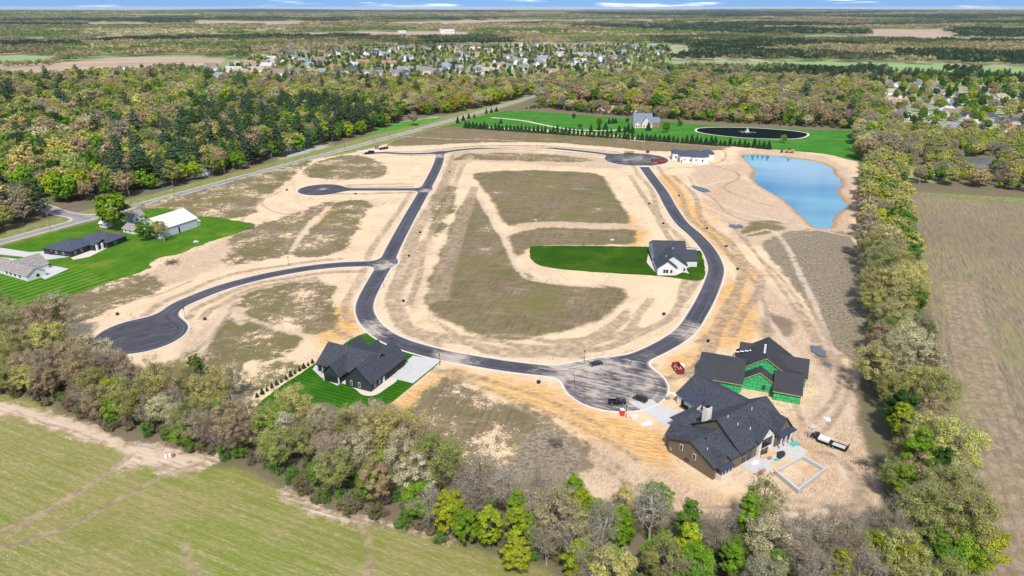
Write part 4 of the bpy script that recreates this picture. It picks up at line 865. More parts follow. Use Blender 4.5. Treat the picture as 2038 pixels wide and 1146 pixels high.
# big house being finished beside the cul-de-sac
h = House('large_house', 'large taupe and white house with dark steep roofs beside the pool foundation', 'house', (63.9, 162.3), 35, [MAT['tan'], MAT['stone'], MAT['brick']], MAT['shingle'])
h.gable(11, 8.7, 22, 17.4, 4.6, 10.6, gm=0).gable(11, 4.2, 10, 6.6, 5.6, 9.0, 'y', wm=1).gable(19.6, 4.6, 10, 7.2, 4.6, 8.8, 'y')
h.gable(-4.5, 8.2, 13, 16.5, 4.2, 7.6).gable(-7.2, 3.7, 8.5, 5.2, 4.1, 6.8, 'y').gable(-6.4, 13, 11, 6.2, 4.4, 8.0, 'y').gable(18.6, 22, 22, 15.6, 3.9, 7.8, 'y', wm=2)
h.hip(3.2, 20.5, 9, 7, 3.6, 5.2, wm=1).box((1.2, 13.5, 9.2), (2.2, 1.6, 5.6), 1).box((9.6, 25.6, 3.9), (2.0, 5.2, 1.6), 1).done().block((8, 8, 16), (18, 24, 13), (-6, 8, 10), (14, -10, 14))
q = MB(); q.add([(8.0, 22.6, 4.75), (8.0, 28.6, 4.75), (12.0, 28.6, 6.3), (12.0, 22.6, 6.3), (8.0, 22.6, 4.6), (8.0, 28.6, 4.6), (12.0, 28.6, 6.1), (12.0, 22.6, 6.1)], [(0, 3, 2, 1), (4, 5, 6, 7), (0, 1, 5, 4), (1, 2, 6, 5), (3, 0, 4, 7)]); h.part('metal_dormer_roof', q, MAT['seam'])
for y in (29.6, 25.6, 19.3): h.door(10.8, y, 3.0, 2.6, '-x', 'dark', 'garage_door')
for x in (9.4, 11.0, 12.6): h.win(x, -.82, 4.1, 1.4, 2.8, '-y', 'dark')
for x in (9.4, 11.2): h.win(x, -.82, 1.2, 1.5, 2.0, '-y', 'dark')
for x in (15.0, 16.2, 18.0, 19.6, 21.2): h.win(x, -.45 if x > 16.5 else 0, 2.0, 1.0, 3.0, '-y', 'white')
for x in (2.0, 4.6): h.win(x, 0, 1.7, 1.6, 2.9, '-y', 'dark')
for y, z in ((11.6, 4.0), (6.8, 3.6)): h.win(-11, y, z, 1.1, 1.9, '-x', 'white')
h.win(-11, 9.2, 1.2, 1.5, .8, '-x', 'dark')
bay = MB(); bay.box((-7.6, -1.0, 1.0), (4.6, 2.0, 2.0)); b_ = h.part('bay_base', bay, MAT['brick'])
bay = MB(); bay.box((-7.6, -1.0, 2.9), (4.4, 1.8, 1.8)); h.part('bay_glazing', bay, MAT['glass'])
for x in (-9.7, -8.3, -6.9, -5.5):
    bay = MB(); bay.box((x, -1.96, 2.9), (.16, .14, 1.8)); h.part('bay_post', bay, MAT['white'])
bay = MB(); bay.add([(-10.2, -2.4, 3.8), (-5.0, -2.4, 3.8), (-5.0, .1, 4.5), (-10.2, .1, 4.5), (-10.2, -2.4, 3.65), (-5.0, -2.4, 3.65), (-5.0, .1, 4.3), (-10.2, .1, 4.3)], [(0, 1, 2, 3), (7, 6, 5, 4), (0, 4, 5, 1), (1, 5, 6, 2), (3, 7, 4, 0)]); h.part('bay_roof', bay, MAT['seam'])
bay = MB(); bay.add([(16.0, -2.2, 4.3), (23.4, -2.2, 4.3), (23.4, -.3, 4.9), (16.0, -.3, 4.9), (16.0, -2.2, 4.1), (23.4, -2.2, 4.1), (23.4, -.3, 4.7), (16.0, -.3, 4.7)], [(0, 1, 2, 3), (7, 6, 5, 4), (0, 4, 5, 1), (1, 5, 6, 2), (3, 7, 4, 0)]); h.part('porch_roof', bay, MAT['seam'])
for x in (16.4, 18.6, 20.8, 23.0):
    bay = MB(); bay.box((x, -2.0, 2.1), (.3, .3, 4.2)); h.part('porch_post', bay, MAT['white'])
for x, y, z in ((5, 5.4, 9.0), (3.6, 8, 10.6), (-8.6, 4.6, 6.4), (13.5, 7.2, 10.2), (8, 3.2, 7.6)):
    bay = MB(); bay.tube((x, y, z - .4), (x, y, z + .5), .13, .13, 6, cap=True); h.part('roof_vent', bay, MAT['white'])
bay = MB(); bay.box((1.2, 13.5, 12.15), (1.7, 1.1, .3)); bay.tube((1.2, 13.5, 12.2), (1.2, 13.5, 12.7), .2, .2, 8, cap=True); h.part('chimney_cap', bay, MAT['black'])
bay = MB(); bay.box((-11.14, 15.2, 1.4), (.24, .7, 1.1)); h.part('meter_box', bay, MAT['steel'])
slab('terrace', [[(1472, 925), (1506, 948), (1560, 922), (1612, 900), (1570, 876), (1530, 880), (1480, 905)]], z=.14)
q = MB(); fo = GA([(1541, 945), (1587, 984), (1643, 940), (1597, 914)]); fi = fo.mean(0) + (fo - fo.mean(0)) * .90
for a in range(4):
    b = (a + 1) % 4; w = [fo[a], fo[b], fi[b], fi[a]]; q.prism([tuple(k) for k in w], -.2, 1.5)
tag(q.build('pool_foundation', MAT['formed']), 'grey concrete foundation walls of an unfinished pool behind the large house', 'foundation')
for i, (px, py, n_, dims, mt, ct, lab) in enumerate([
    (1555, 906, 'tarp_pile', (4.2, 1.8, 1.1), 'tarp', 'covered pile', 'heap under a dark tarp on the white terrace'),
    (1581, 884, 'teal_sheet_stack', (3.2, 1.6, .5), 'teal', 'sheets', 'turquoise sheets lying at the upper terrace edge'),
    (1546, 916, 'teal_bundle', (2.2, 1.2, .4), 'teal', 'sheets', 'small turquoise bundle in the middle of the terrace'),
    (1516, 939, 'pink_bundle', (5.2, .7, .5), 'pink', 'bundle', 'long pink wrapped bundle at the lower terrace edge'),
    (1531, 914, 'red_tool_chest', (1.4, .9, .8), 'pink', 'toolbox', 'small red box among the rubble on the terrace'),
    (1503, 921, 'white_board_stack', (3.2, 1.2, .4), 'white', 'boards', 'white boards stacked on the terrace by the bay window'),
    (1528, 905, 'lumber_heap', (5.5, 1.6, .7), 'lumber', 'lumber', 'heap of offcut lumber against the white gable wall'),
    (1262, 833, 'brick_pallet', (2.4, 1.8, 1.2), 'brick', 'pallet', 'brown pallet of bricks in the sand beside the driveway'),
    (1290, 843, 'white_wrap_stack', (4.6, 1.6, .6), 'white', 'building material', 'white wrapped material stack at the lower driveway edge'),
    (1345, 786, 'white_panel_stack', (4.0, 1.6, .5), 'white', 'building material', 'white panels lying in front of the garage wing'),
    (1329, 794, 'grey_crate', (1.8, 1.2, 1.0), 'steel', 'crate', 'small grey crate left of the white panels'),
    (1358, 728, 'scrap_pile', (2.4, 1.4, .6), 'white', 'scrap', 'pale scrap heap right of the near red dumpster'),
    (1620, 850, 'rubble_pile', (3.4, 1.8, .7), 'formed', 'rubble', 'small grey rubble pile above the flatbed trailer'),
    (1646, 836, 'plaster_heap', (1.8, 2.0, .6), 'white', 'heap', 'whitish heap on the sand right of the large house'),
    (390, 482, 'concrete_slab_pile', (5.0, 2.6, .5), 'formed', 'slabs', 'flat concrete slabs lying on the lawn edge right of the barn'),
    (1218, 478 - 0, 'stone_block', (2.0, 1.4, .7), 'white', 'stone', 'white stone lump on the weeds above the green strip'),
    (1066, 439, 'white_bale', (1.6, 1.4, .9), 'white', 'bale', 'small white bale beside the sand ridge')]):
    R = np.random.default_rng(i + 40); b = MB(); x, y = G(px, py); L_, w_, h_ = dims; n = 9
    for k in range(n):
        s_ = R.uniform(.25, .6); b.box((R.uniform(-.32, .32) * L_, R.uniform(-.32, .32) * w_, h_ * R.uniform(.15, .5)), (L_ * s_, w_ * s_ * 1.2, h_ * R.uniform(.3, .9)), R.normal() * .25)
    tag(b.build(n_, MAT[mt], None, (x, y, .02 if py > 600 and px < 1600 else 0), math.radians(35 if px > 1450 else R.uniform(-30, 30))), lab, ct)

# house still wrapped in green sheathing
h = House('unfinished_house', 'unfinished house with bright green wall sheathing and black roofs', 'house', (63.3, 207.3), -21.5, MAT['green'], MAT['felt'], MAT['lumber'])
h.gable(7.2, 9.5, 14.4, 19, 3.5, 8.0).gable(19.6, 8.5, 9.6, 10.6, 3.4, 7.0, 'y').gable(28.8, 8.2, 8.3, 17.2, 3.4, 6.4).gable(21, 17, 17, 20, 3.5, 10.2, 'y').gable(28, 17.5, 13, 11, 3.6, 8.0).gable(17, 24, 10, 9, 3.5, 7.5).done().block((8, 9, 13), (22, 14, 15), (30, 10, 10))
for x in (21.4, 24.1): h.win(x, 3.68, 1.7, 1.2, 1.5, '-y', 'black')
h.win(33.0, 4, 1.6, 1.2, 1.4, '+x', 'black')
for k in range(6):
    q = MB(); q.box((11.2 + k * 1.5, 20.4 - k * .15, 5.2 + k * .55), (1.3, .7, .06), .3); h.part('underlay_strip', q, MAT['white'])
for k in range(7):
    q = MB(); q.box((20.2, 19.6 - k * 1.1, 10.1), (.8, .6, .06), .2); h.part('underlay_strip', q, MAT['white'])

q = MB()
for k in range(5): q.tube((10.6 + k * 1.4, 19.4, 0), (10.6 + k * 1.4, 19.4, 3.6), .1, .1, 4)
q.tube((10.2, 19.4, 3.6), (17, 19.4, 3.6), .14, .14, 4); q.tube((10.2, 22, 3.6), (10.2, 19.4, 3.6), .14, .14, 4); h.part('framing', q, MAT['lumber'])

# white house inside the loop
h = House('white_house', 'white board house with black roof beside the long green strip', 'house', (70.4, 313.2), -4, MAT['white_sid'], MAT['shingle'])
h.gable(4.5, 7, 14, 9, 3.6, 7.0, 'y').gable(7.6, 11, 14, 14, 3.6, 8.4, 'y').gable(8.0, 24, 16, 26, 3.9, 9.6, og=.3).gable(18.2, 20, 5.6, 15, 3.5, 6.4).done().block((8, 14, 14), (10, 24, 12))
for x in (3.3, 4.6): h.win(x, 0, 1.9, 1.1, 1.7, '-y', 'dark')
h.win(6.6, 0, 1.9, 1.0, 1.5, '-y', 'dark'); h.win(13.4, 4, 1.6, .8, 1.4, '-y', 'dark'); h.door(14.65, 9, 2.6, 2.4, '+x', 'dark', 'door')
for x, y, z in ((8.6, 13, 9.3), (4.4, 6, 7.4)):
    q = MB(); q.tube((x, y, z - .5), (x, y, z + .5), .16, .16, 6, cap=True); h.part('roof_vent', q, MAT['white'])
slab('patio', [[(1302, 540), (1310, 548), (1345, 548), (1360, 541), (1372, 545), (1364, 534), (1379, 529), (1372, 512), (1362, 515), (1296, 520), (1290, 505), (1287, 522)]], MAT['stonebed'], z=.10)

# white house by the big pond
h = House('pond_house', 'new white house with low navy hip roof left of the turquoise pond', 'house', (140.5, 573), -6, MAT['wrap'], MAT['shingle_navy'], MAT['dark'])
h.hip(11, 11, 23, 19, 5.6, 9.0).hip(-1.8, 18, 8, 12, 5.8, 8.0).hip(24, 18, 9, 12, 5.8, 8.2).gable(14, 1.8, 10, 4, 5.4, 6.9, over=.3).done().block((11, 11, 16))
for x, z, w, hh in ((3.2, 2.6, 1.4, .7), (8, 2.2, 1.2, 1.6), (12.4, 2.9, 1.8, .7), (17.6, 2.4, 1.1, 1.6)): h.win(x, -.25 if 9 < x < 18.9 else 1.5, z, w, hh, '-y', 'dark')
for y in (14, 17): h.win(-5.8, y, 2.2, 1.3, 2.0, '-x', 'dark')
h.win(-2.8, 12, 2.4, 1.2, 1.6, '-y', 'dark'); h.door(.8, 1.5, 1.1, 2.3, '-y', 'wood')

# ranch houses, farm buildings at left
h = House('black_ranch_house', 'low charcoal ranch house with white porch columns on the left lawn', 'house', (-246, 344), -17, MAT['char_sid'], MAT['shingle_navy'], MAT['dark'])
h.hip(9.2, 8.6, 18.4, 17, 3.0, 5.8).hip(15, 23.5, 20, 13, 3.0, 5.6).gable(18, 16.5, 8, 10, 3.0, 4.6, roof=True).done().block((9, 9, 12), (14, 24, 12))
for x in (5.5, 8.6, 13.4): h.win(x, 0, 1.7, 1.1, 1.4, '-y')
h.door(5.0, 0, 2.8, 2.2, '-y', 'dark', 'garage_door')
for y in (2.6, 6.6): h.win(18.4, y, 1.7, 1.2, 1.5, '+x')
h.win(25, 22, 1.7, 1.6, 1.4, '+x')
for y in (12.2, 15.6, 19.0):
    q = MB(); q.box((22.8, y, 1.5), (.9, .9, 3.2)); h.part('porch_column', q, MAT['stone'])
slab('patio', [[(141, 513), (172, 502), (214, 487), (216, 492), (178, 511), (146, 517)]], MAT['stonebed'], z=.09)
h = House('grey_roof_ranch', 'white ranch house with grey brown roof at the left photo edge', 'house', (-246, 314.4), -28, MAT['white_sid'], MAT['shingle_grey'], MAT['white'])
h.gable(4, 3.4, 32, 8.6, 3.0, 5.6).gable(4, 8.5, 12, 13, 3.0, 6.6, 'y').done().block((5, 6, 14), (16, 6, 10))
for x in (3, 6.4, 10, 14): h.win(x, -.9, 1.6, 1.3, 1.4, '-y', 'dark')
h.win(20, 4, 1.6, 1.4, 1.4, '+x', 'dark')
h = House('white_barn', 'big white metal barn with bright roof behind the lone bare tree', 'barn', (-194.9, 372), 65.7, MAT['barnwall'], MAT['barnroof'], MAT['white'])
h.gable(11.4, 10, 22.8, 20, 5.2, 9.8, over=.4).gable(23.6, 3, 3, 5, 2.6, 3.4, over=.2).gable(-1.5, 2.5, 4, 4, 2.4, 3.2, over=.2).done().block((11, 10, 15))
h.door(9.5, 0, .9, 3.6, '-y', 'dark')
h = House('farmhouse', 'white farmhouse with grey roof half hidden by the round green tree', 'house', G(266, 438), 62, MAT['white_sid'], MAT['shingle_grey'], MAT['white'])
h.gable(0, 0, 10, 7, 3.2, 5.8).gable(-2, -3.5, 6, 5, 3, 5.0, 'y').done().block((0, 0, 7)); h.win(-2, -6.5, 1.8, 1.1, 1.4, '-y', 'dark'); h.win(3, -3.5, 1.8, 1.1, 1.4, '-y', 'dark')
h = House('white_garage', 'small white garage with grey roof in front of the farmhouse', 'garage', G(258, 464), -28, MAT['white_sid'], MAT['shingle_grey'], MAT['white'])
h.gable(0, 3.4, 10, 7.5, 2.6, 4.6).done().block((0, 3, 7)); h.win(-2.6, -.35, 1.4, 1, 1.1, '-y', 'dark'); h.win(1.2, -.35, 1.4, 1, 1.1, '-y', 'dark')
h = House('white_shed', 'tiny white shed with blue windows left of the round green tree', 'shed', G(206, 453), -20, MAT['white_sid'], MAT['white'], MAT['white'])
h.gable(0, 2, 5.5, 4, 2.5, 3.4).done(); h.win(-1.1, 0, 1.4, 1, 1.2, '-y'); h.win(1.0, 0, 1.4, 1, 1.2, '-y')

# houses across the meadow
h = House('estate_house', 'brick estate house with blue slate roof beside the oval pond', 'house', (131, 756), -4, [MAT['brick'], MAT['redbrick']], MAT['shingle_slate'], MAT['white'])
h.gable(10, 9, 20, 17, 4.6, 14).gable(13, 3, 9, 9, 4.6, 11.5, 'y').gable(23, 12, 10, 16, 5.6, 9.8, 'x', wm=1).gable(4, 1, 5, 6, 4, 7, 'y').done().block((12, 8, 20))
for x in (2.6, 5.4, 11, 15): h.win(x, -1.55 if x < 7.1 and x > 1 else (-1.5 if x > 8.4 else .5), 1.9, 1.4, 2.0, '-y')
for z in (1.8, 4.4): h.win(25, 4, z, 1.4, 1.6, '-y')
h = House('red_roof_house', 'grey house with faded red metal roof among the pale trunks', 'house', (77, 914), 14, MAT['char_sid'], MAT['redroof'], MAT['redroof'])
h.gable(10, 7, 18, 16, 3.6, 9.0, 'y').gable(2, 8, 12, 12, 3.4, 7).done().block((9, 8, 20)); h.win(8, -2, 1.9, 1.6, 1.6, '-y'); h.win(12, -2, 1.9, 1.6, 1.6, '-y')

# ---- houses of the two neighbourhoods: four plans, copied; roof and wall colour set on each
PLANS = []
for k in range(4):
    h = House('village_house', None, 'house', (0, 0), 0, MAT['siding_tint'], MAT['roof_tint'], MAT['white'])
    if k == 0: h.gable(0, 0, 19, 10, 3.2, 7.2).gable(4.5, -4.2, 9, 7.5, 3.2, 6.6, 'y').gable(-6, -3, 8, 5, 3.2, 5.8, 'y')
    if k == 1: h.hip(0, 0, 18, 12, 3.4, 7.8).hip(6, -5, 8, 9, 3.2, 6.2, 'y').gable(-4, -5, 7, 5.5, 3.4, 6.4, 'y')
    if k == 2: h.gable(0, 0, 15, 9, 5.6, 9.2).gable(8, -1.5, 9, 8, 3.0, 6.4, 'y').gable(-3, -3.6, 6, 5, 5.6, 8.4, 'y')
    if k == 3: h.gable(0, 0, 22, 9, 2.9, 5.8).gable(-7, -3.4, 8, 7, 2.9, 5.4, 'y')
    h.done(); fy = [-8.7, -9.5, -6.0, -7.4][k]; fx = [4.5, 6, 8, -7][k]
    h.door(fx, fy, 4.6, 2.3, '-y', 'white', 'garage_door')
    for x in ([-1.5, 1], [-8, 1], [-5, 2], [1, 7])[k]: h.win(x, [-5, -6, -4.5, -4.5][k], 1.7, 1.3, 1.4, '-y')
    PLANS.append(h.o)
ROOFC = [('grey roof', (.17, .165, .175)), ('brown roof', (.20, .15, .125)), ('navy roof', (.055, .062, .10)), ('dark roof', (.05, .05, .055)), ('tan roof', (.33, .275, .22)), ('slate roof', (.20, .225, .27)), ('pale roof', (.42, .39, .37)), ('rusty roof', (.30, .165, .115))]
WALLC = [('white', (.76, .76, .75)), ('beige', (.58, .50, .41)), ('grey', (.38, .39, .41)), ('brick', (.36, .24, .20)), ('cream', (.70, .64, .54))]
FREE_PLANS = list(PLANS); HOUSES = []
def copy_tree(o, parent=None):
    c = o.copy(); COL.objects.link(c); c.parent = parent
    for ch in list(o.children): copy_tree(ch, c)
    return c
def village(px, py, group, where, k=None, sc=1.0, rc=None, wc=None):
    i = len(HOUSES); R = np.random.default_rng(300 + i); k = int(R.integers(0, 4)) if k is None else k
    if PLANS[k] in FREE_PLANS: o = PLANS[k]; FREE_PLANS.remove(o)
    else: o = copy_tree(PLANS[k])
    x, y = G(px, py); o.location = (x, y, 0); o.scale = (sc,) * 3
    o.rotation_euler = (0, 0, math.radians(R.choice([0, 12, -15, 90, -80, 170, 25, -30]) + R.uniform(-8, 8)))
    rc = int(R.choice(8, p=[.22, .16, .10, .10, .14, .12, .12, .04])) if rc is None else rc; wc = int(R.choice(5, p=[.36, .22, .14, .08, .20])) if wc is None else wc
    for ch in o.children:
        if ch.name.startswith('roof'): ch['tint'] = list(ROOFC[rc][1])
        elif ch.name.startswith('wall'): ch['tint'] = list(WALLC[wc][1])
    o['category'] = 'house'; o['group'] = group; BLOCK.append((x, y, 9 * sc)); HOUSES.append((o, f'{WALLC[wc][0]} house with {ROOFC[rc][0]}', px, py, where))
FARH = [(554, 149), (588, 148), (625, 148), (641, 149), (678, 149), (703, 145), (745, 149), (510, 142), (533, 139), (500, 136), (505, 129), (539, 129), (566, 127), (601, 126), (616, 134), (635, 126), (669, 140), (726, 129), (541, 121), (638, 106), (604, 109), (563, 109), (657, 115), (480, 112), (473, 108), (464, 132), (466, 144), (479, 148), (749, 105), (781, 105), (800, 101), (816, 99), (843, 100), (858, 98), (877, 99), (906, 98), (914, 104), (914, 110), (930, 100), (946, 101), (961, 104), (975, 101), (1003, 101), (1028, 102), (945, 112), (927, 119), (809, 121), (765, 115), (862, 121), (808, 142), (849, 142), (849, 148), (887, 136), (872, 148), (917, 143), (953, 142), (970, 146), (789, 155), (811, 159), (749, 148), (905, 164), (937, 166), (1012, 121), (996, 126), (1031, 129), (1032, 92), (1063, 92), (1085, 93), (1102, 93), (1132, 95), (1161, 95), (1232, 96), (1263, 98), (1301, 96), (1035, 102), (1063, 101), (1032, 111), (1085, 111), (1117, 104), (1142, 103), (1116, 114), (1148, 112), (1167, 113), (1182, 116), (1210, 108), (1214, 117), (1238, 108), (1278, 112), (1310, 109), (1241, 123), (1080, 123), (1114, 123), (1157, 124), (1194, 123), (1060, 121), (1042, 127), (1144, 132), (1166, 132), (1197, 132), (1223, 126), (1104, 146), (1045, 140), (1200, 155), (1226, 152), (1244, 157), (1260, 157), (1300, 155), (985, 136), (1010, 136), (900, 126), (700, 133), (775, 131), (580, 116), (1075, 131), (720, 116), (438, 158), (421, 140)]
for px, py in FARH: village(px, py, 'houses of the far neighbourhood', 'far neighbourhood', sc=1.6)
for px in (672, 687, 702, 716, 730, 745, 757): village(px, 108.5 + .5 * math.sin(px), 'houses of the far neighbourhood', 'far neighbourhood', 2, 1.25, 2, 0)
for px, py in [(1765, 161), (1762, 168), (1774, 173), (1774, 181), (1771, 188), (1774, 204), (1789, 210), (1794, 194), (1812, 162), (1850, 170), (1855, 178), (1857, 187), (1888, 191), (1867, 204), (1883, 214), (1886, 225), (1898, 230), (1917, 241), (1797, 235), (1948, 166), (1988, 201), (2006, 210), (2032, 219), (1965, 239), (2006, 245), (2010, 262), (1905, 206), (1924, 254), (1898, 263), (1600, 157), (1656, 161), (1427, 148), (1363, 157), (1832, 216), (1830, 172), (2030, 240)]: village(px, py, 'houses of the neighbourhood at right', 'right hand neighbourhood', sc=1.1)
for px, py, rc, wc in [(246, 139, 0, 0), (527, 192, 6, 0), (467, 242, 6, 0), (663, 252, 5, 0), (655, 268, 0, 0), (393, 346, 0, 0), (572, 298, 2, 0), (612, 170, 0, 2), (770, 171, 1, 3), (430, 152, 0, 0)]: village(px, py, 'houses among the woods at left', 'left woods', rc=rc, wc=wc, sc=1.05)
for px, py in [(16, 43), (24, 42.5), (36, 43), (30, 41.5), (175, 45), (190, 44.5), (205, 45), (340, 42), (130, 29), (128, 30), (1372, 54), (1385, 55), (1400, 54.5), (1480, 55), (890, 66), (1250, 55), (1266, 54.5), (1290, 55), (1310, 54), (1330, 55), (1730, 53), (1760, 52), (1920, 47), (800, 65)]: village(px, py, 'scattered far farm buildings', 'far horizon', sc=1.9 if px != 890 else 3.2, wc=0, rc=6)

# ------------------------------------------------------------------ where the trees stand
BELT_B = [(-120, 735), (0, 722), (60, 715), (140, 725), (215, 760), (330, 812), (430, 862), (480, 882), (560, 886), (640, 880), (760, 890), (815, 905), (860, 935), (960, 990), (1080, 1010), (1200, 1040), (1330, 1062), (1480, 1085), (1600, 1110), (1700, 1125), (1735, 1085), (1950, 1140), (1990, 1330), (1200, 1330), (1120, 1165), (1000, 1105), (900, 1070), (810, 1050), (700, 1015), (620, 985), (545, 945), (470, 918), (395, 893), (300, 870), (220, 850), (100, 808), (0, 780), (-120, 780)]
zone('in the near tree belt', BELT_B, 5.6, {'budding_tree': .62, 'bare_tree': .10, 'leafy_tree': .08, 'shrub': .20}, {'budding_tree': [.36, .32, .26, .14, .0, .36], 'leafy_tree': [.5, .35, .2, 0, 0], 'shrub': [.5, .35, .3]}, (.70, 1.10), seed=1, avoid=lambda P: P[:, 0] < -22)
zone('in the near tree belt', BELT_B, 6.6, {'budding_tree': .26, 'bare_tree': .42, 'leafy_tree': .22, 'shrub': .22}, {'budding_tree': [.2, .5, .2, .3, .0, .1], 'leafy_tree': [.5, .4, .2, 0, 0], 'shrub': [.5, .5, .3], 'bare_tree': [.6, .15, .35]}, (.72, 1.12), seed=21, avoid=lambda P: P[:, 0] >= -22)
for px, py, k, sc, ci in [(835, 1030, 'leafy_tree', .95, 0), (900, 1068, 'leafy_tree', .85, 1), (935, 1085, 'leafy_tree', .8, 0), (1028, 1110, 'leafy_tree', .85, 1), (1030, 1140, 'leafy_tree', .7, 1), (1108, 1060, 'leafy_tree', .8, 1), (975, 1095, 'leafy_tree', .8, 1), (1065, 1095, 'leafy_tree', .75, 0), (1160, 1105, 'leafy_tree', .8, 1), (1210, 1150, 'leafy_tree', .8, 0), (1370, 1150, 'leafy_tree', .75, 1), (1450, 1165, 'leafy_tree', .8, 0), (1560, 1150, 'bare_tree', 1.0, 1), (1420, 1110, 'bare_tree', .95, 0), (1620, 1140, 'bare_tree', .9, 1), (950, 1040, 'bare_tree', .9, 0), (1130, 1050, 'budding_tree', .8, 1), (1300, 1030, 'leafy_tree', .85, 0), (1230, 1090, 'leafy_tree', .62, 0), (1290, 1150, 'leafy_tree', .75, 0), (1320, 1120, 'leafy_tree', .6, 0), (1240, 1030, 'budding_tree', .75, 2), (850, 935, 'leafy_tree', .62, 2), (1500, 1075, 'budding_tree', .95, 1), (1680, 1120, 'leafy_tree', .7, 1), (1760, 1120, 'leafy_tree', .8, 1), (1840, 1130, 'leafy_tree', .95, 2), (1880, 1150, 'leafy_tree', 1., 0), (1790, 1160, 'leafy_tree', .9, 1), (1830, 1090, 'leafy_tree', 1.15, 1), (1890, 1095, 'leafy_tree', 1.15, 2), (1930, 1140, 'leafy_tree', 1.2, 1), (1860, 1180, 'leafy_tree', 1.2, 2), (1720, 1150, 'leafy_tree', .9, 1), (1660, 1190, 'leafy_tree', .9, 1), (1770, 800, 'leafy_tree', .8, 0), (1755, 760, 'leafy_tree', .8, 2), (1810, 690, 'leafy_tree', 1.1, 2), (1830, 720, 'leafy_tree', 1.1, 2), (1740, 700, 'leafy_tree', .7, 0), (1780, 640, 'budding_tree', 1.15, 2), (1765, 690, 'budding_tree', 1.1, 2), (1750, 550, 'leafy_tree', .9, 1), (1760, 500, 'budding_tree', 1.1, 2), (1750, 400, 'leafy_tree', .8, 1),
                          (395, 750, 'leafy_tree', .55, 2), (295, 868, 'shrub', .9, 1), (380, 900, 'shrub', .8, 1), (190, 820, 'shrub', .8, 0), (590, 868, 'budding_tree', 1.0, 2), (700, 880, 'budding_tree', .85, 2), (545, 890, 'budding_tree', 1.0, 1), (640, 885, 'budding_tree', .95, 2), (765, 885, 'budding_tree', .8, 2), (820, 910, 'budding_tree', .9, 2), (690, 925, 'budding_tree', .95, 1), (430, 845, 'budding_tree', 1.05, 2), (380, 800, 'budding_tree', .9, 1), (460, 800, 'budding_tree', .85, 5), (1880, 1010, 'budding_tree', .9, 2), (1820, 1000, 'budding_tree', .85, 0), (1900, 1050, 'budding_tree', .9, 1)]:
    x, y = G(px, py); plant(k, x, y, sc, ci, 'in the near tree belt', True)
zone('at the foot of the near tree belt', [(-100, 790), (0, 792), (100, 815), (220, 858), (300, 878), (395, 900), (470, 928), (545, 955), (620, 1000), (700, 1030), (810, 1060), (900, 1085), (1000, 1115), (1120, 1170), (1200, 1250), (1700, 1250), (1700, 1130), (1400, 1080), (1200, 1045), (960, 995), (800, 940), (640, 930), (500, 890), (330, 825), (140, 750), (0, 740)], 4.2, {'shrub': .8, 'leafy_tree': .05}, {'shrub': [.5, .45, .25], 'leafy_tree': [.5, .5, 0, 0, 0]}, (.5, 1.1), seed=31, avoid=lambda P: (P[:, 0] < 0) | (np.sin(P[:, 0] * 1.9) * np.sin(P[:, 1] * 2.3) > -.2))
zone('at the belt behind the curved cul-de-sac', [(-150, 650), (0, 655), (70, 650), (130, 668), (185, 735), (215, 780), (120, 775), (0, 745), (-150, 740)], 7.2, {'budding_tree': .9, 'bare_tree': .1, 'shrub': .1}, {'budding_tree': [.4, .3, .35, .2, .1, .2]}, (.85, 1.12), seed=2)
zone('in the tree belt by the brown field', [(1735, 325), (1785, 340), (1795, 380), (1800, 430), (1812, 520), (1826, 640), (1838, 760), (1858, 870), (1895, 1000), (1930, 1150), (1770, 1100), (1765, 980), (1748, 880), (1732, 770), (1726, 640), (1722, 520), (1718, 420), (1715, 350)], 5.8, {'budding_tree': .52, 'bare_tree': .09, 'leafy_tree': .28, 'shrub': .22}, {'budding_tree': [.14, .60, .36, .06, .0, .12], 'leafy_tree': [.3, .55, .5, .0, .05]}, (.75, 1.22), seed=3)
# woods left of the rural road
WL = [(-260, 560), (0, 450), (100, 410), (200, 400), (300, 385), (400, 360), (520, 326), (640, 288), (720, 268), (780, 250), (790, 236), (740, 205), (660, 196), (560, 196), (440, 178), (330, 170), (200, 160), (60, 166), (-300, 182)]
avo = lambda P: (sd_rural(P) < -7) & (sd_poly(P, GA([(722, 270), (800, 240), (880, 232), (800, 258)])) < 0)
zone('in the woods left of the road', WL, 10.6, {'budding_tree': .46, 'pine_tree': .10, 'leafy_tree': .42, 'bare_tree': .03}, {'budding_tree': [.42, .55, .34, .08, .0, .12], 'leafy_tree': [.40, .40, .35, .0, .04], 'pine_tree': [.4, .4, .2]}, (.8, 1.75), seed=4, avoid=lambda P: avo(P) & (sd_poly(P, GA([(190, 340), (330, 260), (480, 215), (640, 215), (800, 232), (780, 250), (520, 326), (300, 385), (200, 400)])) < 0))
zone('in the wood between the side road and the rural road', [(-220, 535), (0, 463), (104, 437), (60, 416), (-40, 388), (-220, 410)], 9, {'pine_tree': .4, 'budding_tree': .5, 'bare_tree': .1}, {'budding_tree': [.4, .2, .1, .3, .3, 0]}, (.85, 1.25), seed=33, avoid=lambda P: sd_rural(P) < -5)
zone('in the pines left of the road', [(190, 340), (330, 260), (480, 215), (640, 215), (800, 232), (780, 250), (520, 326), (300, 385), (200, 400)], 9.2, {'pine_tree': .40, 'budding_tree': .24, 'leafy_tree': .36, 'bare_tree': .04}, {'budding_tree': [.4, .45, .4, .05, .05, .1], 'leafy_tree': [.45, .45, .35, .0, .05]}, (.95, 1.35), seed=5, avoid=avo)
zone('in the bright grove left of the road', [(-40, 345), (60, 315), (160, 312), (300, 315), (300, 355), (180, 385), (60, 400), (-40, 420)], 13, {'leafy_tree': .8, 'budding_tree': .2}, {'leafy_tree': [.5, .4, .2, .05, 0], 'budding_tree': [.3, .2, .4, 0, .1, 0]}, (1.0, 1.45), seed=6)
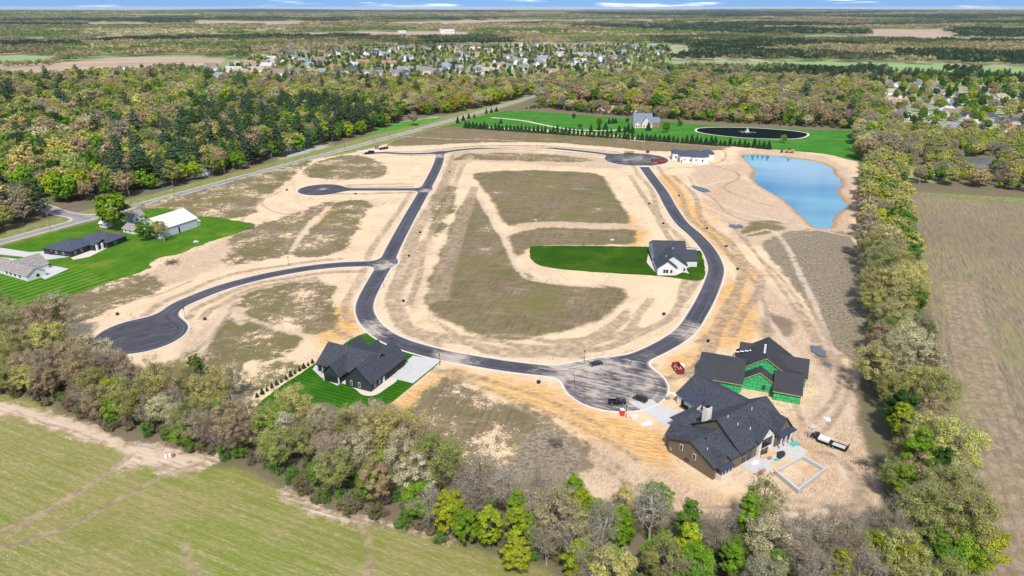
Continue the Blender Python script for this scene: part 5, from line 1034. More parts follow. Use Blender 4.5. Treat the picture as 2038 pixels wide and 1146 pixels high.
zone('in the yellow green grove beyond the road', [(640, 196), (740, 175), (900, 172), (1040, 176), (1060, 190), (960, 214), (880, 230), (800, 232), (760, 215)], 11, {'leafy_tree': .52, 'budding_tree': .42, 'pine_tree': .06}, {'leafy_tree': [.3, .55, .15, .2, .05], 'budding_tree': [.25, .2, .4, .2, .1, .1]}, (1.0, 1.45), seed=7, avoid=avo)
zone('in the woods before the far neighbourhood', [(560, 195), (640, 190), (760, 172), (960, 178), (900, 172), (800, 168), (700, 164), (560, 164), (440, 168), (440, 180)], 13, {'leafy_tree': .42, 'budding_tree': .5, 'pine_tree': .08}, {'leafy_tree': [.3, .3, .4, .1, .2]}, (.9, 1.35), seed=8)
# woods behind the estate
zone('in the woods behind the estate', [(1070, 205), (1100, 165), (1300, 160), (1500, 168), (1680, 176), (1750, 200), (1745, 238), (1690, 250), (1500, 244), (1330, 234), (1310, 222), (1180, 208), (1100, 222)], 10.6, {'budding_tree': .56, 'leafy_tree': .36, 'bare_tree': .12, 'pine_tree': .02}, {'budding_tree': [.40, .50, .30, .08, .10, .08], 'leafy_tree': [.25, .4, .5, .0, .15], 'bare_tree': [.3, .1, .7]}, (.85, 1.65), seed=9)
zone('along the estate hedge line', [(1040, 218), (1090, 216), (1180, 226), (1300, 236), (1500, 247), (1700, 258), (1700, 251), (1500, 241), (1300, 230), (1180, 221), (1090, 211)], 6.0, {'shrub': .62, 'budding_tree': .22, 'leafy_tree': .2}, {'leafy_tree': [.3, .2, .4, 0, .3], 'shrub': [.4, .2, .5]}, (.55, 1.0), seed=10)
zone('right of the estate meadow', [(1715, 240), (1760, 222), (1790, 262), (1780, 330), (1745, 330), (1705, 318), (1705, 262)], 8.6, {'budding_tree': .7, 'leafy_tree': .12, 'bare_tree': .22, 'shrub': .1}, {'budding_tree': [.15, .4, .3, .4, 0, .1], 'leafy_tree': [.1, .7, .3, 0, 0]}, (.9, 1.35), seed=11)
zone('in the swampy wood at right', [(1790, 262), (1880, 272), (2060, 282), (2400, 300), (2500, 420), (2300, 404), (2060, 384), (1900, 372), (1822, 366), (1800, 330)], 8.8, {'budding_tree': .54, 'bare_tree': .20, 'leafy_tree': .26, 'shrub': .08}, {'budding_tree': [.15, .55, .40, .1, .0, .12], 'bare_tree': [.3, .2, .7], 'leafy_tree': [.3, .5, .3, 0, 0]}, (.65, 1.0), seed=12, avoid=lambda P: (sd_poly(P, GA([(1905, 316), (1940, 312), (1980, 316), (1990, 330), (1965, 356), (1915, 352)])) < 0) & (sd_poly(P, GA([(1788, 328), (1830, 332), (1850, 352), (1800, 356)])) < 0))
zone('among the right hand houses', [(1755, 156), (1900, 158), (2100, 160), (2500, 170), (2600, 300), (2060, 282), (1880, 270), (1790, 260), (1770, 220)], 23, {'leafy_tree': .66, 'budding_tree': .22, 'pine_tree': .14}, {'leafy_tree': [.2, .12, .7, .05, .4], 'budding_tree': [.2, .5, .3, .1, 0, 0]}, (.7, 1.15), seed=13)
zone('in the pine row by the green crop field', [(1350, 142), (1560, 143), (1800, 151), (2200, 160), (2200, 166), (1800, 156), (1560, 148), (1350, 147)], 11, {'pine_tree': .8, 'leafy_tree': .2}, {'leafy_tree': [.1, .1, .5, 0, .6]}, (.7, .95), seed=14)
zone('in the grove below the green crop field', [(1290, 160), (1400, 150), (1560, 150), (1700, 158), (1760, 165), (1750, 195), (1680, 176), (1500, 166), (1300, 160)], 14, {'leafy_tree': .55, 'budding_tree': .4, 'pine_tree': .1}, {'leafy_tree': [.5, .25, .5, .1, .3]}, (.8, 1.15), seed=15)
zone('among the far neighbourhood houses', [(430, 158), (500, 118), (640, 104), (760, 98), (900, 94), (1330, 92), (1340, 120), (1270, 138), (1320, 160), (1100, 160), (960, 172), (760, 166), (560, 162)], 23, {'leafy_tree': .55, 'budding_tree': .25, 'pine_tree': .32}, {'leafy_tree': [.25, .4, .4, .05, .5], 'budding_tree': [.3, .3, .3, .1, .1, 0]}, (.6, .95), seed=16)
zone('on the field hedge at left', [(0, 131), (90, 127), (125, 118), (140, 120), (100, 131), (0, 136)], 14, {'budding_tree': .8, 'bare_tree': .2}, None, (.6, .9), seed=17)
zone('beside the field at left', [(295, 145), (360, 140), (460, 148), (440, 160), (330, 158)], 15, {'budding_tree': .5, 'pine_tree': .3, 'leafy_tree': .2}, {'leafy_tree': [0, .2, .4, 0, .4]}, (.6, .9), seed=18)
for px, py, k, sc, ci, ph in [(229, 456, 'leafy_tree', 1.85, 0, 'on the left lawn'), (292, 478, 'leafy_tree', .95, 2, 'on the left lawn'), (318, 474, 'leafy_tree', .75, 1, 'on the left lawn'), (328, 481, 'bare_tree', .85, 0, 'on the left lawn'),
                              (1142, 236, 'leafy_tree', .45, 4, 'on the estate meadow'), (1154, 256, 'leafy_tree', .5, 2, 'on the estate meadow'), (1193, 250, 'leafy_tree', .62, 2, 'on the estate meadow'), (1326, 264, 'leafy_tree', .75, 2, 'on the estate meadow'), (1354, 251, 'leafy_tree', .6, 2, 'on the estate meadow'), (1559, 284, 'leafy_tree', .6, 0, 'on the estate meadow'), (1248, 244, 'leafy_tree', .4, 4, 'on the estate meadow'),
                              (823, 250, 'budding_tree', 1.05, 3, 'on the roadside grass'), (1815, 246, 'leafy_tree', .7, 4, 'among the right hand houses'), (1928, 228, 'leafy_tree', 1.5, 2, 'among the right hand houses'), (283, 138, 'leafy_tree', .8, 4, 'beside the field at left'), (516, 117, 'leafy_tree', 1.1, 1, 'among the far neighbourhood houses')]:
    x, y = G(px, py); plant(k, x, y, sc, ci, ph, True)
# the row of young evergreens, the loose ones on the meadow, the clipped row at the near lawn
row_a, row_b = np.array(G(927, 254.5)), np.array(G(1530, 296.5)); NR = 72
for k in range(NR):
    q = row_a + (row_b - row_a) * k / (NR - 1); plant('evergreen', q[0] + RNG.normal() * .35, q[1] + RNG.normal() * .5, RNG.uniform(1.1, 1.65), 0, 'row', True)
for px, py, sc in [(911, 245, 1.3), (922, 240, 1.2), (933, 236, 1.1), (944, 234, .9), (968, 226, 1.1), (978, 224, 1.1), (988, 222, 1.2), (997, 246, 1.1), (1176, 262, 1.3), (1205, 258, 1.6), (1192, 259, 1.3), (1212, 246, 1.2), (1219, 245.5, 1.3), (1225, 245, 1.2), (1232, 263, 1.4), (1250, 262, 1.5), (1258, 265, 1.5), (1290, 260, 1.7), (1243, 263, 1.2), (1216, 265, 1.0)]:
    x, y = G(px, py); plant('evergreen', x, y, sc, 0, 'on the estate meadow', True)
thu_a, thu_b = np.array(G(512, 790)), np.array(G(622, 722))
for k in range(13):
    q = thu_a + (thu_b - thu_a) * k / 12; plant('evergreen', q[0], q[1], .36 + .08 * math.sin(k * 2.1), 0, 'clipped', True)

# ---- single trees (the largest in the picture) and, past that, one woodland object per kind
NAME = {'budding_tree': 'budding_tree', 'leafy_tree': 'leafy_tree', 'pine_tree': 'pine_tree', 'bare_tree': 'bare_tree', 'shrub': 'shrub', 'evergreen': 'young_evergreen'}
WORD = {'budding_tree': 'budding tree', 'leafy_tree': 'leafy tree', 'pine_tree': 'pine', 'bare_tree': 'bare tree', 'shrub': 'shrub', 'evergreen': 'young evergreen'}
LIMIT = {'budding_tree': 285, 'leafy_tree': 270, 'pine_tree': 220, 'bare_tree': 160, 'shrub': 299, 'evergreen': 200}
NAMED = []      # object, description, px, py, zone: labelled at the end
REST = {}
SRC = {}
def in_view(x, y, h): 
    px, py = PX(x, y, h * .6); return -60 < px < 2098 and py < 1230
for kind in NAME:
    L = [q for q in TREES if q[0] == kind]; L.sort(key=lambda q: (not q[6], math.hypot(math.hypot(q[1], q[2]), CAM_H) / q[3] + (0 if in_view(q[1], q[2], 12 * q[3]) else 5000)))
    solo = [q for q in L[:LIMIT[kind]] if in_view(q[1], q[2], 12 * q[3])]
    REST[kind] = L[len(solo):]; R = np.random.default_rng(len(L))
    for k_, x, y, sc, ci, ph, _f in solo:
        near = kind in NEARV and y < 330; cname, ccol = PAL[kind][ci]; col = np.array(ccol) * R.uniform(.85, 1.15) * R.uniform(.93, 1.07, 3)
        rz = R.uniform(0, 6.28); sq = R.uniform(.9, 1.12)
        if near:
            tm_, cm_ = NEARV[kind][int(R.integers(len(NEARV[kind])))]; o = link(NAME[kind], None)
            link('trunk', tm_, o)['tint'] = [.2, .15, .1]; link('crown', cm_, o)['tint'] = col.tolist()
        else:
            vi_ = int(R.integers(len(MIDV[kind]))); o = link(NAME[kind], MIDV[kind][vi_]); o['tint'] = col.tolist()
        o.location = (x, y, -.05); o.rotation_euler = (0, 0, rz); o.scale = (sc, sc, sc * sq)
        o['category'] = {'shrub': 'shrub'}.get(kind, 'tree')
        px, py = PX(x, y, 0); size = 'big' if sc > .98 else ('small' if sc < .74 else 'medium'); NAMED.append((o, f'{size} {cname} {WORD[kind]}' if kind != 'evergreen' else 'dark green young evergreen', px, py, ph, kind))

def scatter(name, pts, rz, scl, var, tint, sources, label=None):
    """ONE object: copies of the source meshes on its points (geometry nodes), for woods nobody could count"""
    me = bpy.data.meshes.new(name); me.vertices.add(len(pts)); me.vertices.foreach_set('co', np.asarray(pts, np.float32).ravel())
    set_attr(me, 'rz', rz); set_attr(me, 'var', var, 'INT'); set_attr(me, 'scl', scl, 'FLOAT_VECTOR'); set_attr(me, 'tint', tint, 'FLOAT_VECTOR')
    ng = bpy.data.node_groups.new(name + '_nodes', 'GeometryNodeTree')
    ng.interface.new_socket('Geometry', in_out='INPUT', socket_type='NodeSocketGeometry'); ng.interface.new_socket('Geometry', in_out='OUTPUT', socket_type='NodeSocketGeometry')
    N, K = ng.nodes, ng.links; gi = N.new('NodeGroupInput'); go = N.new('NodeGroupOutput'); jn = N.new('GeometryNodeJoinGeometry')
    def na(nm, dt):
        a = N.new('GeometryNodeInputNamedAttribute'); a.data_type = dt; a.inputs['Name'].default_value = nm; return a.outputs['Attribute']
    cx = N.new('ShaderNodeCombineXYZ'); K.new(na('rz', 'FLOAT'), cx.inputs[2]); m2p = N.new('GeometryNodeMeshToPoints'); K.new(gi.outputs[0], m2p.inputs[0])
    for i, s_ in enumerate(sources):
        cmp = N.new('FunctionNodeCompare'); cmp.data_type = 'INT'; cmp.operation = 'EQUAL'; K.new(na('var', 'INT'), cmp.inputs[2]); cmp.inputs[3].default_value = i
        oi = N.new('GeometryNodeObjectInfo'); oi.transform_space = 'ORIGINAL'; oi.inputs['Object'].default_value = s_; oi.inputs['As Instance'].default_value = False
        ip = N.new('GeometryNodeInstanceOnPoints'); K.new(m2p.outputs[0], ip.inputs['Points']); K.new(cmp.outputs[0], ip.inputs['Selection']); K.new(oi.outputs['Geometry'], ip.inputs['Instance'])
        K.new(cx.outputs[0], ip.inputs['Rotation']); K.new(na('scl', 'FLOAT_VECTOR'), ip.inputs['Scale']); K.new(ip.outputs[0], jn.inputs[0])
    K.new(jn.outputs[0], go.inputs[0]); o = link(name, me); md = o.modifiers.new('woods', 'NODES'); md.node_group = ng; o['kind'] = 'stuff'
    if label: o['label'] = label
    return o
# far woods are made of patches: some forty crowns on a plot 60 m across
def patch_mesh(seed, pine=False):
    R = np.random.default_rng(seed); C = MB(); hv = []
    for gxp in np.arange(-27, 28, 9.2):
        for gyp in np.arange(-27, 28, 9.2):
            cx_, cy_ = gxp + R.uniform(-3.5, 3.5), gyp + R.uniform(-3.5, 3.5); rr = R.uniform(3.6, 5.8); hh = R.uniform(9, 14); hvv = R.random()
            n = 54; d = rnd_dirs(R, n); d[:, 2] = np.abs(d[:, 2]) * 1.1 - .35
            pos = np.array([cx_, cy_, hh - rr * .6]) + d * np.array([rr, rr, rr * (1.3 if pine else .85)]) * R.uniform(.7, 1.05, n)[:, None]
            V, F = quads_at(R, pos, d + np.array([0, 0, .5]) + R.normal(size=(n, 3)) * .3, 1.05 * R.uniform(.6, 1.4, n)); add_np(C, V, F); hv += [hvv] * len(V)
    me = C.mesh('far_crowns', [FARLEAF]); set_attr(me, 'vt', hv); return me
FARLEAF = bpy.data.materials.new('far_leaf'); FARLEAF.use_nodes = True; t = NT(FARLEAF.node_tree)
c = t.attr('tint', 'INSTANCER', 'Color'); vt = t.attr('vt')
c = t.mix(1.0, c, t.mix(t.smooth(vt, .0, 1.), (.62, .68, .62), (1.4, 1.34, 1.26)), 'MULTIPLY'); c = t.mix(t.smooth(vt, .90, .92), c, (.16, .21, .06))
rn = t.n('ShaderNodeNewGeometry').outputs['Random Per Island']; c = t.mix(1.0, c, t.mix(rn, (.8,) * 3, (1.2,) * 3), 'MULTIPLY')
d_ = t.n('ShaderNodeBsdfDiffuse'); t.put(d_.inputs[0], c); t.out(d_.outputs[0])
for kind, L in REST.items():
    if not L: continue
    L = [q for q in L if q[2] > 90]
    pts = [(q[1], q[2], -.05) for q in L]; R = np.random.default_rng(len(L) + 3)
    tint = np.array([PAL[kind][q[4]][1] for q in L]) * R.uniform(.82, 1.18, (len(L), 1))
    srcs = []
    for v in MIDV[kind]:
        o_ = next((n[0] for n in NAMED if n[5] == kind and n[0].data == v), None)
        if o_ is not None: srcs.append(o_)
    sc = np.array([q[3] for q in L])
    if srcs: scatter({'budding_tree': 'budding_woodland', 'leafy_tree': 'leafy_woodland', 'pine_tree': 'pine_woodland', 'bare_tree': 'bare_woodland', 'shrub': 'undergrowth', 'evergreen': 'evergreen_woodland'}[kind], pts, R.uniform(0, 6.28, len(L)), np.stack([sc, sc, sc * R.uniform(.9, 1.1, len(L))], 1), R.integers(0, len(srcs), len(L)), tint, srcs)
P_ = []
R = np.random.default_rng(99)
def keep_clear(P):
    m = np.ones(len(P), bool)
    for lay, mg in (('crop', 12), ('tan', 15), ('resid', 6)):
        for pl_ in POLY.get(lay, []): m &= sd_poly(P, pl_) < -mg
    for zpl in ([(420, 165), (560, 165), (760, 172), (960, 180), (1040, 176), (1100, 165), (1300, 160), (1760, 168), (2600, 180), (2600, 1000), (-900, 1000), (-400, 184), (60, 168), (200, 161), (330, 171)],): m &= sd_poly(P, GA(zpl)) < -10
    for lx, ly, w in ((1728, 140, 1),): pass
    return m & (d_line(P, lane) > 14)
for y0, y1, step, sxy in ((1050, 3300, 52, 1.0), (3300, 9000, 118, 2.3), (9000, 26000, 330, 6.5)):
    g = np.array([(x + R.uniform(-.4, .4) * step, y + R.uniform(-.4, .4) * step) for y in np.arange(y0, y1, step) for x in np.arange(-y * .84 - 200, y * .84 + 200, step)])
    g = g[keep_clear(g)]; g = g[R.random(len(g)) > .06]
    P_ += [(x, y, sxy) for x, y in g]
P_ = np.array(P_); fx, fy = P_[:, 0], P_[:, 1]; dist_ = np.hypot(fx, fy)
band = np.sin(fx / 410 + 1.3 * np.sin(fy / 530)) + np.sin(fy / 240 + fx / 900) + .7 * np.sin(fx / 170 - fy / 130)
PRM = np.random.default_rng(17).random((400, 400, 4))
pu = fx * .94 + fy * .34 + 60 * np.sin(fy / 310); pv_ = fy * .94 - fx * .34 + 50 * np.sin(fx / 270)
cell = np.where(dist_ < 3300, 480., np.where(dist_ < 9000, 1000., 2600.)); ci_ = ((pu / cell).astype(int) + 150) % 400; cj_ = ((pv_ / (cell * .62)).astype(int) + 90) % 400
pr = PRM[ci_, cj_]; kindp = pr[:, 0] + .12 * (band / 3.4)
FC = np.array([[.036, .058, .032], [.085, .098, .052], [.29, .235, .14], [.15, .185, .065], [.19, .165, .095], [.11, .17, .05], [.36, .31, .18]])
ki = np.searchsorted([.20, .44, .60, .76, .90, .95], np.clip(kindp, 0, .999)); tint = FC[ki]
alt = FC[np.clip(ki + R.integers(-1, 2, len(ki)), 0, 6)]; tint = np.where(R.random(len(ki))[:, None] < .14, alt, tint) * R.uniform(.88, 1.12, (len(ki), 1))
openp = (pr[:, 1] > .92) & (dist_ < 9000); keep_ = ~(openp & (R.random(len(fx)) < .93)); P_ = P_[keep_]; fx, fy, dist_, tint = fx[keep_], fy[keep_], dist_[keep_], tint[keep_]
hz = np.clip((dist_ - 5500) / 9000, 0, 1) * ((np.sin(fx / 2900 + 1.2) * np.sin(fy / 2300 + .4) + .6 * np.sin(fx / 1300 + fy / 1700)) * 22 + 26)
sxy = P_[:, 2]
proto = link('far_wood', patch_mesh(401)); proto['category'] = 'wood'; proto['kind'] = 'stuff'; proto.location = (-1500, 2600, 0); proto['tint'] = [.2, .17, .08]
proto2 = link('far_wood', patch_mesh(402)); proto2['category'] = 'wood'; proto2['kind'] = 'stuff'; proto2.location = (1500, 3000, 0); proto2['tint'] = [.2, .17, .08]
scatter('far_forest', np.stack([fx, fy, hz - 1.5], 1), R.uniform(0, 6.28, len(fx)), np.stack([sxy, sxy, np.where(sxy > 2, np.where(sxy > 5, 1.9, 1.6), 1.35) * R.uniform(.8, 1.25, len(fx))], 1), R.integers(0, 2, len(fx)), tint, [proto, proto2], 'woods stretching to the horizon')
print('TREES', {k: (len([n for n in NAMED if n[5] == k]), len(REST[k])) for k in NAME}, 'patches', len(P_), 'houses', len(HOUSES))

# ------------------------------------------------------------------ vehicles, street furniture, site equipment
def wheel(root, x, y, r, w=.24):
    a = MB(); a.tube((x, y - w / 2, r), (x, y + w / 2, r), r, r, 14, cap=True); wl = a.build('wheel', MAT['tyre'], root)
    sg = 1 if y > 0 else -1; b = MB(); b.tube((x, y + sg * w * .45, r), (x, y + sg * (w * .5 + .02), r), r * .62, r * .62, 10, cap=True); b.build('rim', MAT['rim'], wl)
def vehicle(name, label, cat, px, py, deg, style, paint):
    x, y = G(px, py); o = thing(name, label, cat, (x, y, .07), math.radians(deg)); B = MB(); Gm = MB(); L, Wd, r = 4.8, 1.84, .34
    if style == 'sedan':
        B.profile([(-2.4, .28), (2.35, .28), (2.42, .62), (2.2, .82), (1.0, .98), (-1.55, 1.02), (-2.3, .98), (-2.42, .6)], Wd)
        B.profile([(1.05, .95), (.15, 1.42), (-.95, 1.45), (-2.0, 1.02)], Wd - .12, 0, 0, [.0, .2, .2, .0]); Gm.profile([(.88, 1.0), (.14, 1.37), (-.92, 1.39), (-1.8, 1.04)], Wd - .04, 0, 0, [.02, .17, .17, .02]); Gm.profile([(1.1, .96), (.20, 1.43), (.1, 1.38), (.95, .94)], Wd - .5); xs_ = (1.45, -1.45)
    elif style == 'suv':
        B.profile([(-2.35, .34), (2.3, .34), (2.4, .8), (2.2, 1.04), (1.15, 1.12), (-2.3, 1.12), (-2.4, .7)], Wd + .06)
        B.profile([(1.2, 1.1), (.45, 1.70), (-1.9, 1.76), (-2.32, 1.1)], Wd - .08, 0, 0, [0, .14, .14, 0]); Gm.profile([(1.0, 1.15), (.40, 1.62), (-1.8, 1.67), (-2.1, 1.15)], Wd - .0, 0, 0, [.02, .13, .13, .02]); Gm.profile([(-2.36, 1.2), (-1.98, 1.70), (-1.9, 1.66), (-2.25, 1.2)], Wd - .5); Gm.profile([(1.25, 1.12), (.52, 1.7), (.42, 1.66), (1.15, 1.1)], Wd - .5); r = .37; xs_ = (1.45, -1.4)
    else:
        L = 5.8; B.profile([(-2.95, .45), (2.85, .45), (2.95, .9), (2.85, 1.12), (1.35, 1.18), (-.55, 1.18), (-.55, .72), (-2.85, .72), (-2.85, 1.15), (-2.95, 1.15)], Wd + .1)
        for sg in (-1, 1): B.box((-1.72, sg * .92, .94), (2.4, .1, .46))
        B.profile([(1.4, 1.16), (.75, 1.78), (-.45, 1.82), (-.6, 1.16)], Wd - .04, 0, 0, [0, .16, .16, 0]); Gm.profile([(1.2, 1.2), (.7, 1.70), (-.4, 1.73), (-.5, 1.2)], Wd + .04, 0, 0, [.02, .15, .15, .02]); Gm.profile([(1.47, 1.18), (.82, 1.78), (.7, 1.74), (1.35, 1.14)], Wd - .4); r = .41; xs_ = (1.9, -1.8)
    B.build('body', paint, o); Gm.build('cabin_glass', MAT['glass'], o)
    for xx in xs_:
        for yy in (-Wd / 2 + .08, Wd / 2 - .08): wheel(o, xx, yy, r)
    for yy in (-.62, .62):
        a = MB(); a.box((L / 2 - .02, yy, .72 if style == 'sedan' else .92), (.14, .42, .16)); a.build('headlight', MAT['lamp'], o)
        a = MB(); a.box((-L / 2 + .0, yy, .82 if style == 'sedan' else .95), (.12, .34, .2)); a.build('tail_light', MAT['tail'], o)
    return o
vehicle('parked_car', 'dark navy sedan parked along the kerb of the loop street', 'car', 1185.5, 726, 202, 'sedan', MAT['car_navy'])
vehicle('pickup_truck', 'black pickup truck with open bed parked on the dusty cul-de-sac', 'truck', 1228, 803, -4, 'pickup', MAT['car_black'])
vehicle('parked_car', 'black estate car parked at an angle beside the pickup truck', 'car', 1274, 797, 138, 'suv', MAT['car_black'])

def dumpster(px, py, deg, label, L=5.6, fill=True):
    x, y = G(px, py); o = thing('dumpster', label, 'dumpster', (x, y, .02), math.radians(deg)); B = MB(); w, hh = 2.3, 1.7
    B.box((0, 0, .25), (L, w, .2))
    for sg in (-1, 1):
        B.box((0, sg * w / 2, hh / 2 + .2), (L, .1, hh)); B.box((sg * L / 2, 0, hh / 2 + .2), (.1, w, hh)); B.box((0, sg * (w / 2 + .04), hh + .18), (L + .1, .16, .14))
    B.build('box', MAT['red'], o); n = int(L / .7)
    for k in range(n):
        for sg in (-1, 1):
            a = MB(); a.box((-L / 2 + (k + .5) * L / n, sg * (w / 2 + .11), hh / 2 + .2), (.12, .12, hh - .2)); a.build('rib', MAT['red'], o)
    for k in range(4):
        a = MB(); a.box((-L / 2 - .1, 0, .45 + k * .4), (.1, w, .12)); a.build('end_rail', MAT['red'], o)
    if fill:
        R = np.random.default_rng(int(px)); a = MB()
        for k in range(16): a.box((x + R.uniform(-.4, .4) * L * .6, y + R.uniform(-.4, .4) * L * .6, R.uniform(.9, 1.6)), (R.uniform(.3, 1.0), R.uniform(.2, .6), R.uniform(.1, .4)), R.uniform(0, 3))
        d = a.build('debris', [M('mixed_rubbish', (.38, .33, .32), .9, var=.8, scale=2)]); d['kind'] = 'stuff'; d['label'] = 'rubbish heaped inside the red dumpster'
dumpster(1349, 737, 100, 'dark red dumpster full of rubbish between the cul-de-sac and the green house')
dumpster(1303.5, 321, 0, 'left of the two red dumpsters by the far cul-de-sac', 6.5, False)
dumpster(1317, 325, 20, 'right and nearer of the two red dumpsters by the far cul-de-sac', 6.0, False)
dumpster(1289, 304, 60, 'small red skip standing alone above the far cul-de-sac', 3.0, False)
x, y = G(1238, 826); o = thing('portable_toilet', 'bright red portable toilet with pale roof beside the lamp post', 'toilet', (x, y, 0), .2)
a = MB(); a.box((0, 0, 1.05), (1.25, 1.25, 2.1)); a.build('cabin', MAT['red_plastic'], o); a = MB(); a.box((0, 0, 2.16), (1.32, 1.32, .16), 0, 0, .8); a.build('roof', MAT['white'], o)
a = MB(); a.box((0, -.64, 1.05), (.8, .05, 1.8)); a.build('door', MAT['red_plastic'], o); a = MB(); a.tube((.4, .4, 2.2), (.4, .4, 2.5), .07, .07, 6, cap=True); a.build('vent_pipe', MAT['white'], o)
# flatbed trailer with a dump box and a mini loader in front, on the sand behind the large house
x, y = G(1652, 886); o = thing('flatbed_trailer', 'black flatbed trailer with white load on the sand right of the large house', 'trailer', (x, y, 0), math.radians(-41))
a = MB(); a.box((.6, 0, .75), (8.2, 2.3, .22)); [a.box((.6, sg * 1.18, 1.0), (8.2, .1, .35)) for sg in (-1, 1)]; a.tube((-3.5, 0, .7), (-5.2, 0, .6), .1, .08, 5); a.build('bed', MAT['black'], o)
a = MB(); a.box((-1.9, 0, 1.35), (3.0, 2.1, .9)); a.build('white_box', MAT['white'], o); a = MB(); a.box((2.4, 0, .93), (3.6, 1.9, .14)); a.build('white_sheet', MAT['formed'], o)
a = MB(); a.box((4.8, 0, 1.5), (.12, 2.2, 1.6)); a.build('ramp', MAT['black'], o)
for xx in (.0, 1.1):
    for yy in (-1.2, 1.2): wheel(o, xx, yy, .42)
x, y = G(1622, 871); o = thing('skid_loader', 'small black loader standing at the trailer hitch', 'loader', (x, y, 0), math.radians(150))
a = MB(); a.profile([(-1.2, .35), (1.2, .35), (1.2, 1.0), (.6, 1.2), (-.2, 1.9), (-1.0, 1.9), (-1.2, 1.0)], 1.5); a.build('body', MAT['black'], o); a = MB(); a.box((1.7, 0, .5), (.7, 1.7, .7)); a.build('bucket', MAT['steel'], o)
a = MB(); a.box((.05, 0, 1.5), (.7, 1.54, .6)); a.build('cabin_glass', MAT['glass'], o)
for xx in (-.8, .8):
    for yy in (-.8, .8): wheel(o, xx, yy, .42)
# wheel loader on the bank of the pond, trailer at the far cul-de-sac
x, y = G(1571, 304); o = thing('wheel_loader', 'tan wheel loader on the far bank of the turquoise pond', 'loader', (x, y, .2), math.radians(170))
a = MB(); a.profile([(-4, 1), (3.2, 1), (3.6, 2.2), (.5, 2.6), (-3.6, 3.0), (-4.2, 2.2)], 2.6); a.build('body', MAT['yellow'], o); a = MB(); a.box((.2, 0, 3.6), (2.0, 1.9, 2.0), 0, 0, .85); a.build('cab', MAT['glass'], o)
a = MB(); [a.tube((3, sg * .9, 2.2), (6, sg * .9, 1.2), .28, .2, 5) for sg in (-1, 1)]; a.build('arm', MAT['yellow'], o); a = MB(); a.profile([(6, .4), (7.6, .5), (7.2, 1.0), (6.2, 2.2)], 3.4); a.build('bucket', MAT['black'], o)
for xx in (-2.4, 2.2):
    for yy in (-1.4, 1.4): wheel(o, xx, yy, 1.0, .7)
x, y = G(1252, 305); o = thing('box_trailer', 'low olive trailer parked at the edge of the far cul-de-sac', 'trailer', (x, y, 0), math.radians(8))
a = MB(); a.box((0, 0, 1.1), (9, 2.4, .4)); [a.box((0, sg * 1.2, 1.6), (9, .1, .7)) for sg in (-1, 1)]; a.build('bed', MAT['yellow'], o)
for xx in (-1, .4):
    for yy in (-1.2, 1.2): wheel(o, xx, yy, .5)

# lamp posts of the new streets
LM = MB(); LM.tube((0, 0, 0), (0, 0, .5), .14, .1, 8); LM.tube((0, 0, .5), (0, 0, 3.9), .07, .055, 8, cap=True)
LH = MB(); LH.tube((0, 0, 3.9), (0, 0, 4.5), .14, .26, 6, cap=True); LC = MB(); LC.tube((0, 0, 4.5), (0, 0, 4.85), .34, .04, 6, cap=True)
lm_, lh_, lc_ = LM.mesh('lamp_pole', MAT['black']), LH.mesh('lamp_lantern', MAT['glass']), LC.mesh('lamp_cap', MAT['black'])
LAMPS = [(875, 727, 'at the driveway of the black house'), (764, 573, 'inside the bend of the left street'), (586, 378, 'left of the upper left cul-de-sac'), (819, 312, 'near the entrance signs'), (882, 344, 'on the first corner of the left street'), (837, 430, 'halfway along the straight left street'), (575, 528, 'on the curving lower left street'), (369, 633, 'at the neck of the lower left cul-de-sac'), (1068, 299, 'alone along the top street'), (1266, 350, 'at the start of the right street'), (1402, 455, 'on the outer side of the right street bend'), (1376, 556, 'on the lawn of the white house'), (1305, 304, 'beside the far cul-de-sac'), (1163, 720, 'left of the navy sedan'), (1246, 831, 'in front of the portable toilet')]
for px, py, w in LAMPS:
    x, y = G(px, py); o = thing('lamp_post', f'slim black lamp post {w}', 'lamp post', (x, y, 0), 0, 'lamp posts of the new streets'); link('pole', lm_, o); link('lantern', lh_, o); link('cap', lc_, o)
UB = MB(); UB.box((0, 0, .55), (1.15, .95, .9)); UB.box((0, 0, 1.03), (1.2, 1.0, .08)); UP = MB(); UP.box((0, 0, .05), (1.9, 1.6, .16)); ub_, up_ = UB.mesh('utility_cabinet', M('dark_green_cabinet', (.02, .028, .022), .5)), UP.mesh('utility_pad', MAT['concrete'])
for px, py, w in [(814, 511, 'right of the left street'), (895, 343, 'below the entrance corner'), (571, 379, 'left of the upper left cul-de-sac'), (1351, 391, 'between the right street and the small puddle'), (1445, 492, 'right of the white house across the street'), (1292, 407, 'on the sand left of the right street'), (1320, 446, 'above the white house'), (1407, 456, 'at the foot of the right bend lamp post'), (1468, 537, 'on the sand right of the lower right bend'), (1321, 627, 'on the inner sand of the lower right bend'), (1409, 681, 'above the red dumpster'), (1072, 763, 'below the bottom street'), (408, 637, 'right of the lower left cul-de-sac'), (234, 627, 'above the lower left cul-de-sac'), (708, 387, 'below the upper left side street'), (836, 464, 'right of the straight left street'), (803, 601, 'inside the lower left bend')]:
    x, y = G(px, py); o = thing('utility_box', f'dark green utility box on a pad {w}', 'utility box', (x, y, 0), RNG.uniform(0, 1), 'utility boxes of the new streets'); link('cabinet', ub_, o); link('pad', up_, o)
